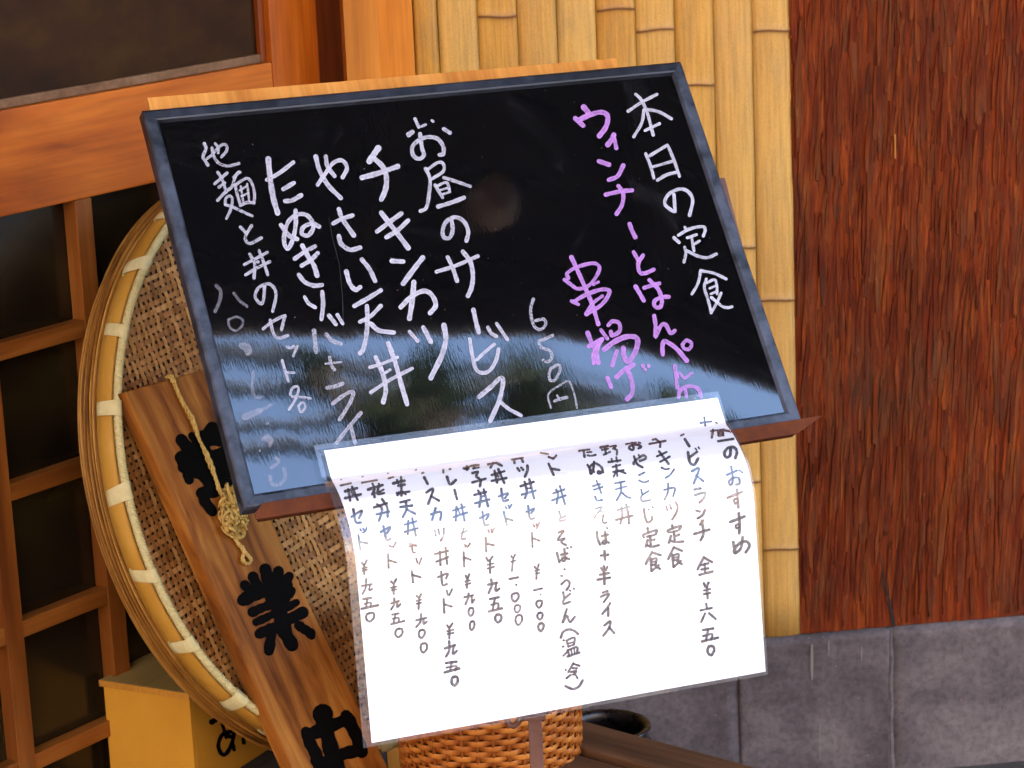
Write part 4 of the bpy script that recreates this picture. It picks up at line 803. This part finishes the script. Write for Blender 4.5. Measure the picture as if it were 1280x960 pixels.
# angles of the loops seen in the picture, the rest evenly spaced
seen = []
for u, v in ((205, 272), (168, 333), (140, 415), (133, 512), (150, 617), (183, 718), (226, 808), (287, 880), (340, 918)):
    q = Zr.hit(u, v, -.01); seen.append(math.atan2(q.y, q.x) % (2*PI))
gap = (max(seen)-min(seen))/(len(seen)-1); a = max(seen)+gap
while a < min(seen)+2*PI-gap*.6: seen.append(a); a += gap
for i, a in enumerate(seen):
    o = obj('binding_loop', lm[i % 3], zb_); o.rotation_euler = (0, 0, a)
# woven floor, twill of two over two
vs = []; fs = []; al = []
pit = .0090; Rw = RZ-.0075; nst = int(Rw/pit); th0 = math.radians(7)
def dish(x, y): r2 = (x*x+y*y)/(Rw*Rw); return -.016-.022*(1-r2)
for dirn in (0, 1):
    for i in range(-nst, nst+1):
        c0 = i*pit+random.uniform(-.0005, .0005); half = math.sqrt(max(0, Rw*Rw-c0*c0)); m_ = int(half/pit)
        if m_ < 1: continue
        wd = pit*random.uniform(.56, .70); tn = random.random(); b = len(vs); cnt = 0; ph = random.uniform(0, 9)
        for j in range(-2*m_, 2*m_+1):
            s_ = j*pit/2; cell = math.floor(s_/pit+.5)
            ovr = ((i+cell) % 4) in (0, 1) if dirn == 0 else ((i+cell) % 4) not in (0, 1)
            h = (.0009 if ovr else -.0009) if j % 2 == 0 else 0
            lat = c0+.0004*math.sin(s_*40+ph)
            for e in (-1, 1):
                p, q = s_, lat+e*wd/2
                if dirn: p, q = q, p
                x = p*math.cos(th0)-q*math.sin(th0); y = p*math.sin(th0)+q*math.cos(th0)
                vs.append((x, y, dish(x, y)+h)); al.append(min(1, max(0, tn+.25*mnoise.noise(V((x*30, y*30, dirn))))))
            cnt += 1
        for j in range(cnt-1): fs.append((b+2*j, b+2*j+1, b+2*j+3, b+2*j+2))
obj('woven_floor', mesh('woven_floor', vs, fs, m_weave, False, {'tone': al}), zb_, kind='stuff')
vs = [(0, 0, dish(0, 0)-.010)]; fs = []          # dark sheet added behind the weave to darken its holes
for r in range(1, 9):
    for i in range(48):
        a = 2*PI*i/48; R_ = Rw*.99*r/8; vs.append((R_*math.cos(a), R_*math.sin(a), dish(R_*math.cos(a), R_*math.sin(a))-.010))
for i in range(48): fs.append((0, 1+i, 1+(i+1) % 48))
for r in range(7):
    for i in range(48): fs.append((1+r*48+i, 1+(r+1)*48+i, 1+(r+1)*48+(i+1) % 48, 1+r*48+(i+1) % 48))
obj('backing_layer', mesh('backing_layer', vs, fs, flat('dark_backing', (34, 22, 14), .8), True), zb_)

# ================================================================ wooden sign leaning on the basket
SOF = .0195
c = [Zr.hit(u, v, SOF) for u, v in ((158, 490), (256, 462), (485, 960), (365, 960))]
tl, tr_, br, bl = c
cen = (tl+tr_)/2; dirn = ((bl+br)/2-cen).normalized()
Sx = V((-dirn.y, dirn.x, 0)); Sx = Sx if Sx.x > 0 else -Sx
Sg = Fr(Zr.wor((cen.x, cen.y, SOF)), Zr.M.to_3x3() @ Sx, Zr.M.to_3x3() @ (-dirn), Zr.Z)   # face at z=0, y up the plank
q = [Sg.hit(u, v) for u, v in ((157, 490), (256, 462), (370, 720), (485, 960), (320, 860), (365, 960))]
zlow = Sg.O.z/abs(Sg.Y.z)*-1
sg = thing('hanging_wood_sign', 'long brown wooden sign board with thick black characters leaning across the round basket', 'signboard', Sg)
slopeR = (q[3].x-q[2].x)/(q[3].y-q[2].y); slopeL = (q[5].x-q[0].x)/(q[5].y-q[0].y)
yb = -.72
xRb = q[3].x+slopeR*(yb-q[3].y); xLb = q[5].x+slopeL*(yb-q[5].y)
xl, xr_ = q[0].x, q[1].x; yl, yr = q[0].y, q[1].y
prof = [(xl, yl), (xl+(xLb-xl)*.5+.0008, (yl+yb)/2), (xLb, yb), (xRb, yb), (q[2].x, q[2].y), (xr_, yr)]
plk = obj('plank', prism_me('plank', prof, -.019, 0, m_sign, .0014), sg)
def place_sign(u, v, off): r = Sg.hit(u, v); r.z = .0003+off; return r
for ch in SIGN: obj('painted_character', strokes_mesh('painted_character', list(ch[1:]), place_sign, m_lacquer, step=.00003, wscale=1.06), plk, label=ch[0])
# twine hung over the top edge
tw = thing('twine_cord', 'frayed pale twine with a knot and small loop hanging down the wooden sign', 'twine', Sg)
def sp(u, v, off=.004): r = Sg.hit(u, v); r.z = off; return r
def win(x0, y0, pts, s=6.4): return [(x0+a/s, y0+b/s) for a, b in pts]
main = win(150, 450, [(393, 128), (415, 185), (450, 275), (500, 370), (560, 480), (610, 620), (660, 730), (720, 880)])+win(200, 560, [(430, 250), (462, 350), (520, 430)])
pth = catmull([sp(u, v, .0035) for u, v in main], 10); pth[0].z = -.004; pth[1].z = 0
vs = []; fs = []
for k in range(3):
    P2 = []
    for i, p in enumerate(pth):
        a = i*.55+k*2*PI/3; P2.append(p+V((math.cos(a), .3*math.cos(a), math.sin(a)))*(.0015+.0006*math.sin(i*.21)))
    sweep(vs, fs, P2, [.0014+.0004*math.sin(i*.3+k) for i in range(len(P2))], 5)
obj('strand', mesh('strand', vs, fs, m_twine, True, {'tone': [random.uniform(.3, .8) for _ in vs]}), tw)
vs = []; fs = []
for k in range(110):                                                   # frayed knot
    u0, v0 = win(200, 560, [(random.uniform(470, 610), random.uniform(370, 640))])[0]
    if k % 3 == 0: u0, v0 = win(200, 560, [(random.uniform(540, 600), random.uniform(340, 400))])[0]
    p = sp(u0, v0, random.uniform(.003, .013)); a = random.uniform(0, 2*PI); P2 = []
    rr_ = random.uniform(.002, .0085)
    for i in range(9): 
        f = a+i*random.uniform(.25, .5); P2.append(p+V((math.cos(f)*rr_*1.0, math.sin(f)*rr_*1.5, .004*math.sin(f*1.3+k)))+V((0, -.0011*i, 0)))
    sweep(vs, fs, P2, random.uniform(.0009, .0023), 5)
for k in range(3):
    cx, cy = win(200, 560, [((520, 650), (615, 690), (570, 600))[k]])[0]; p = sp(cx, cy, .006); r_ = (.0042, .0048, .0075)[k]
    P2 = [p+V((math.cos(a)*r_, math.sin(a)*r_*.9, .002*math.sin(a+k))) for a in [2*PI*i/14 for i in range(14)]]
    sweep(vs, fs, P2, .0022, 6, closed=True)
obj('frayed_knot', mesh('frayed_knot', vs, fs, m_twine, True, {'tone': [random.uniform(.2, .9) for _ in vs]}), tw)
tail = catmull([sp(u, v, .004) for u, v in win(200, 560, [(560, 680), (600, 760), (650, 830), (640, 880), (655, 920), (690, 930), (708, 895), (680, 860), (650, 820), (640, 790)])], 8)
vs = []; fs = []
for k in range(2):
    sweep(vs, fs, [p+V((math.cos(i*.7+k*PI), 0, math.sin(i*.7+k*PI)))*.0011 for i, p in enumerate(tail)], .0016, 5)
obj('end_loop', mesh('end_loop', vs, fs, m_twine, True, {'tone': [random.uniform(.3, .9) for _ in vs]}), tw)

# ================================================================ yellow box on a low step
bc = atdepth(236, 866, 2.80)
d1 = V((math.sin(math.radians(119)), math.cos(math.radians(119)), 0)); d2 = V((math.sin(math.radians(27)), math.cos(math.radians(27)), 0))
Bx = Fr(bc, d2, -d1, (0, 0, 1))               # x recedes right, y goes left/back, z up; origin near top corner
Bx.X = d2; Bx.Y = -d1; Bx.M = Matrix((d2, -d1, V((0, 0, 1)))).transposed().to_4x4(); Bx.M.translation = bc
fx = Fr(bc, d1, V((0, 0, 1)).cross(d1), (0, 0, 1))
ql = fx.hit(130, 850, 0, 'Y'); bwid = abs(ql.x); BHt = .128; BL_ = .30; tk = .008
yx = thing('yellow_box', 'small yellow plywood box with black writing half hidden behind the round basket', 'box', Bx)
obj('lid', box_me('lid', (-.001, -.0005, -tk), (BL_+.001, bwid+.004, 0), m_boxt, .0008), yx)
obj('lid_edge', box_me('lid_edge', (-.0022, -.0012, -tk+.0002), (-.0011, bwid+.0044, -.0004), m_boxe, 0), yx)
obj('end_panel', box_me('end_panel', (0, 0, -BHt), (.007, bwid, -tk-.0003), m_boxf, .0008), yx)
obj('side_panel', box_me('side_panel', (.0072, 0, -BHt), (BL_, .007, -tk-.0003), m_boxf, .0008), yx)
obj('side_panel', box_me('side_panel', (.0072, bwid-.007, -BHt), (BL_, bwid, -tk-.0003), m_boxf, .0008), yx)
obj('end_panel', box_me('end_panel', (BL_-.007, .0072, -BHt), (BL_, bwid-.0072, -tk-.0003), m_boxf, .0008), yx)
def place_box(u, v, off):
    n_ = -Bx.Y; h = hitp(u, v, Bx.O+n_*(.0003+off), n_); d = h-Bx.O; return V((d.dot(Bx.X), d.dot(Bx.Y), d.z))
obj('handwriting', strokes_mesh('handwriting', [BOX], place_box, m_lacquer, step=.00002), yx, label='black brush kana on the side of the box')
zs = Bx.O.z-BHt
st_ = thing('stone_step', 'dark low stone step under the yellow box at the foot of the door', 'step', Bx)
obj('step_block', box_me('step_block', (-.02, -.02, -Bx.O.z+.0), (BL_+.1, bwid+.1, -BHt-.0006), flat('dark_step', (34, 30, 28), .8), .006), st_)

# ================================================================ wicker basket
wc = atdepth(612, 905, 2.80); wc.z = 0; KS = 2.80/3200
wk = thing('wicker_basket', 'round orange-brown wicker basket standing behind the steel post', 'basket', loc=wc)
def wR(z): return .108*(1+.13*(z-.36)*2.0)
HB = .43; rp = .0067; NS = 37; rows_ = int(HB/rp); vs = []; fs = []; al = []
for r in range(rows_):
    z0 = r*rp; tn0 = random.random(); b = len(vs); n = NS*6
    for i in range(n+1):
        ph = 2*PI*i/n; w_ = math.cos(ph*NS/2+r*PI)
        w_ = math.tanh(2.4*w_); rad = wR(z0)+.0019*w_+random.uniform(-.0002, .0002); zz = z0+.0006*math.sin(ph*5+r)
        tn = min(1, max(0, .55*tn0+.25+.25*w_))
        for dz_, dr_ in ((.0001, -.0009), (.0018, .0003), (.0048, .0003), (.0065, -.0009)):
            vs.append(((rad+dr_)*math.cos(ph), (rad+dr_)*math.sin(ph), zz+dz_)); al.append(tn)
    for i in range(n):
        for k in range(3): fs.append((b+4*i+k, b+4*i+k+1, b+4*i+k+5, b+4*i+k+4))
obj('woven_wall', mesh('woven_wall', vs, fs, m_wicker, True, {'tone': al}), wk, kind='stuff')
me_s = None
for s_ in range(NS):
    a = 2*PI*(2*s_)/NS
    if me_s is None:
        vs = []; fs = []; sweep(vs, fs, [(wR(z)-.0006, 0, z) for z in [HB*i/10 for i in range(11)]], .0024, 6); me_s = mesh('stake', vs, fs, m_wicker, True, {'tone': [.15]*len(vs)})
    o = obj('stake', me_s, wk); o.rotation_euler = (0, 0, a)
vs = []; fs = []
for k in range(3): sweep(vs, fs, [((wR(HB)+.002+.003*math.cos(i*.8+k*2.1))*math.cos(2*PI*i/160), (wR(HB)+.002+.003*math.cos(i*.8+k*2.1))*math.sin(2*PI*i/160), HB+.002+.003*math.sin(i*.8+k*2.1)) for i in range(160)], .003, 6, closed=True)
obj('rim', mesh('rim', vs, fs, m_wicker, True, {'tone': [.6]*len(vs)}), wk)
obj('base', prism_me('base', [(wR(.01)*.97*math.cos(2*PI*i/32), wR(.01)*.97*math.sin(2*PI*i/32)) for i in range(32)], .004, .012, m_weath), wk)
# ================================================================ black pot, low plank bench
pc_ = atdepth(757, 906, 3.03); RP = .0575
pot = thing('glazed_pot', 'round black glazed pot with a thick open rim beside the grey plinth', 'pot', loc=(pc_.x, pc_.y, 0))
hp = pc_.z
pr = [(.0, .004), (.055, .004), (.066, .02), (.078, .09), (.076, hp-.06), (.062, hp-.03), (.052, hp-.016), (.0535, hp-.008), (.0575, hp-.003), (.0560, hp), (.0520, hp+.0005), (.0480, hp-.004), (.0465, hp-.014), (.052, hp-.03), (.062, hp-.07), (.05, .02), (0, .012)]
vs = [(r*math.cos(2*PI*i/48), r*math.sin(2*PI*i/48), z) for r, z in pr for i in range(48)]
fs = [(j*48+i, j*48+(i+1) % 48, (j+1)*48+(i+1) % 48, (j+1)*48+i) for j in range(len(pr)-1) for i in range(48)]
obj('pot_body', mesh('pot_body', vs, fs, m_pot, True), pot)
zt_ = .262
pg = lambda u, v, z: hitp(u, v, V((0, 0, z)), V((0, 0, 1)))
A = pg(740, 905, zt_); B_ = pg(950, 961, zt_); E1 = pg(736, 937, zt_); F1 = pg(825, 962, zt_)
bd = (B_-A).normalized(); bn = V((-bd.y, bd.x, 0)); wdt = abs((E1-A).dot(bn))
Bn = Fr(A-bd*.14, bd, bn, (0, 0, 1))
bench = thing('plank_bench', 'low weathered brown plank bench in front of the black pot', 'bench', Bn)
Ln = .62
vs = [];
obj('plank', box_me('plank', (0, -wdt, -.020), (Ln, 0, 0), m_weath, .0022, jit=.0012), bench)
obj('plank', box_me('plank', (.01, -wdt-.012-.07, -.022), (Ln-.02, -wdt-.012, -.004), m_weath, .0022, jit=.0012), bench)
for x in (.06, Ln-.10): obj('leg', box_me('leg', (x, -wdt-.07, -zt_+.0), (x+.04, -.01, -.0225), m_weath, .002), bench)

# ================================================================ across the street (seen only mirrored in the board)
m_leaf = strand_mat('leaves', [(.02, .035, .008), (.04, .065, .015), (.07, .10, .025)], (3, 3, 3), .6); m_trunk = wood('tree_bark', [(.04, .03, .02), (.08, .06, .04), (.12, .09, .07)], 'z', .9)
def tree(x, y, h, r, label, n=2600, zc=None):
    t = thing('street_tree', label, 'tree', loc=(x, y, 0)); vs = []; fs = []
    sweep(vs, fs, [(0, 0, 0), (.06, .02, h*.3), (-.05, .04, h*.6), (.02, 0, h*.9)], [.13, .10, .07, .02], 8)
    for k in range(7):
        a = k*2.4; z_ = zc-r+.25*r*k; sweep(vs, fs, [(0, 0, z_-.8), (r*.3*math.cos(a), r*.3*math.sin(a), z_-.3), (r*.8*math.cos(a), r*.8*math.sin(a), z_+.1)], [.05, .03, .012], 6)
    obj('trunk', mesh('trunk', vs, fs, m_trunk, True), t); vs = []; fs = []; al = []
    cl = [(random.uniform(-1, 1)*r*.8, random.uniform(-1, 1)*r*.8, zc+random.uniform(-.8, .8)*r) for _ in range(9)]
    for k in range(n):
        c_ = random.choice(cl); p = V(c_)+V([random.gauss(0, .20*r) for _ in range(3)]); s_ = random.uniform(.04, .09); b = len(vs)
        u_ = V([random.uniform(-1, 1) for _ in range(3)]).normalized(); w_ = u_.orthogonal().normalized(); tn = random.random()
        vs += [p-u_*s_, p+w_*s_*.45, p+u_*s_, p-w_*s_*.45]; al += [tn]*4; fs.append((b, b+1, b+2, b+3))
    obj('crown', mesh('crown', vs, fs, m_leaf, False, {'tone': al}), t, kind='stuff')
def refl(u, v):                                  # where a mirrored picture point of the board looks
    p = hitp(u, v, Bd.O, Bd.Z); d = (p-CAM).normalized(); return p, d-2*d.dot(Bd.Z)*Bd.Z
def at_y(u, v, yd):                              # the mirrored direction's point at world y = yd
    p, d = refl(u, v); return p+d*((yd-p.y)/d.y)
q = at_y(530, 522, -.4); tree(q.x, q.y, q.z*1.02, .19, 'small leafy tree standing nearest the shop front', 1500, q.z)
q = at_y(400, 470, -1.0); tree(q.x, q.y, q.z*1.02, .09, 'thin young leafy tree at the left of the street', 300, q.z)
q = at_y(690, 578, -1.6); tree(q.x, q.y, q.z*1.02, .40, 'broad leafy tree standing further along the road', 5200, q.z)
q = at_y(905, 522, -.9); tree(q.x, q.y, q.z*1.02, .24, 'dark dense tree at the far right of the street', 5200, q.z)
cab = flat('black_cable', (14, 15, 20), .6)
for k, (ua, va, ub, vb, yd, r) in enumerate(((250, 474, 800, 478, -1.3, .036), (250, 529, 640, 522, -1.5, .030), (250, 570, 640, 562, -1.7, .038), (420, 452, 900, 500, -1.9, .018),
        (250, 452, 900, 462, -1.0, .012), (560, 474, 940, 506, -2.1, .055))):
    a = at_y(ua, va, yd); b = at_y(ub, vb, yd); d = (b-a); a0 = a-d*3; b0 = b+d*2; P2 = []
    for i in range(21):
        t = i/20; p = a0.lerp(b0, t); p.z += .10*math.sin(t*9+k); P2.append(p)
    vs = []; fs = []; sweep(vs, fs, P2, r, 8)
    o = obj('overhead_cable', mesh('overhead_cable', vs, fs, cab, True)); o['category'] = 'cable'; o['group'] = 'cables strung over the street'; o['label'] = ('highest thick black cable over the street, nearest the eave', 'second black cable over the street, sagging under the highest', 'thickest black cable over the street, lowest in the board reflection', 'slanting black cable over the street crossing beside the leafy trees', 'thinnest black cable strung above all the others over the street', 'farthest and fattest black cable bundle crossing behind the trees')[k]
hs = thing('unseen_bounce_building', 'long three storey building added unseen across the street to block sky and bounce sun', 'building', loc=(0, -7.2, 0))  # unseen; added tall to block low sky, upper wall pale for bounce and glare
obj('lower_wall', box_me('lower_wall', (-16, -5, 0), (16, 0, 3.9), flat('brown_render', (176, 156, 138), .8), .02), hs)
obj('tile_band', box_me('tile_band', (-16.1, -5, 3.905), (16.1, .35, 4.5), flat('red_tiles', (196, 96, 60), .7), .02), hs)
obj('upper_wall', box_me('upper_wall', (-16, -5, 4.505), (16, 0, 8.4), flat('white_render', (232, 230, 224), .8), .02), hs)
vs = [(-16.4, .5, 8.4), (16.4, .5, 8.4), (16.4, -5.5, 8.4), (-16.4, -5.5, 8.4), (-16.4, -2.5, 10), (16.4, -2.5, 10)]
obj('roof', mesh('roof', vs, [(0, 1, 5, 4), (2, 3, 4, 5), (0, 4, 3), (1, 2, 5), (0, 3, 2, 1)], flat('roof_tile', (60, 62, 70), .6)), hs)
wm = box_me('window', (-.8, .004, -.6), (.8, .05, .6), flat('window_dark', (40, 48, 58), .15), .01)
for i in range(10):
    for z in (1.5, 4.1, 6.7): o = obj('window', wm, hs); o.location = (-14+i*3.1, 0, z)
# small round lamp hung under the eave, mirrored as a soft brown spot in the board
p, d = refl(624, 250); t = 1.55/d.z*.93; q = p+d*t
lp = thing('eave_lamp', 'small round brown metal lamp hanging unlit from the eave', 'lamp', loc=q)
vs = []; fs = []
prf = [(0, .05), (.012, .05), (.03, .035), (.052, .008), (.055, 0), (.05, 0), (.03, -.012), (0, -.02)]
vs = [(r*math.cos(2*PI*i/24), r*math.sin(2*PI*i/24), z) for r, z in prf for i in range(24)]
fs = [(j*24+i, j*24+(i+1) % 24, (j+1)*24+(i+1) % 24, (j+1)*24+i) for j in range(len(prf)-1) for i in range(24)]
obj('lamp_shade', mesh('lamp_shade', vs, fs, flat('lamp_brown', (150, 120, 100), .5), True), lp)
vs = []; fs = []; sweep(vs, fs, [(0, 0, .05), (0, 0, max(.06, 2.5-q.z))], .003, 6); obj('lamp_cord', mesh('lamp_cord', vs, fs, cab), lp)

up = thing('sun_block_storey', 'unseen plaster storey added above the eave to block the sun', 'building', W)  # added out of view to keep direct sun off the shop front
obj('wall', box_me('wall', (-9, .12, 2.76), (9, 7, 7.2), m_plaster, .02), up)
obj('wall', box_me('wall', (2.41, .02, 0), (9, 7, 2.755), m_plaster, .01), up)
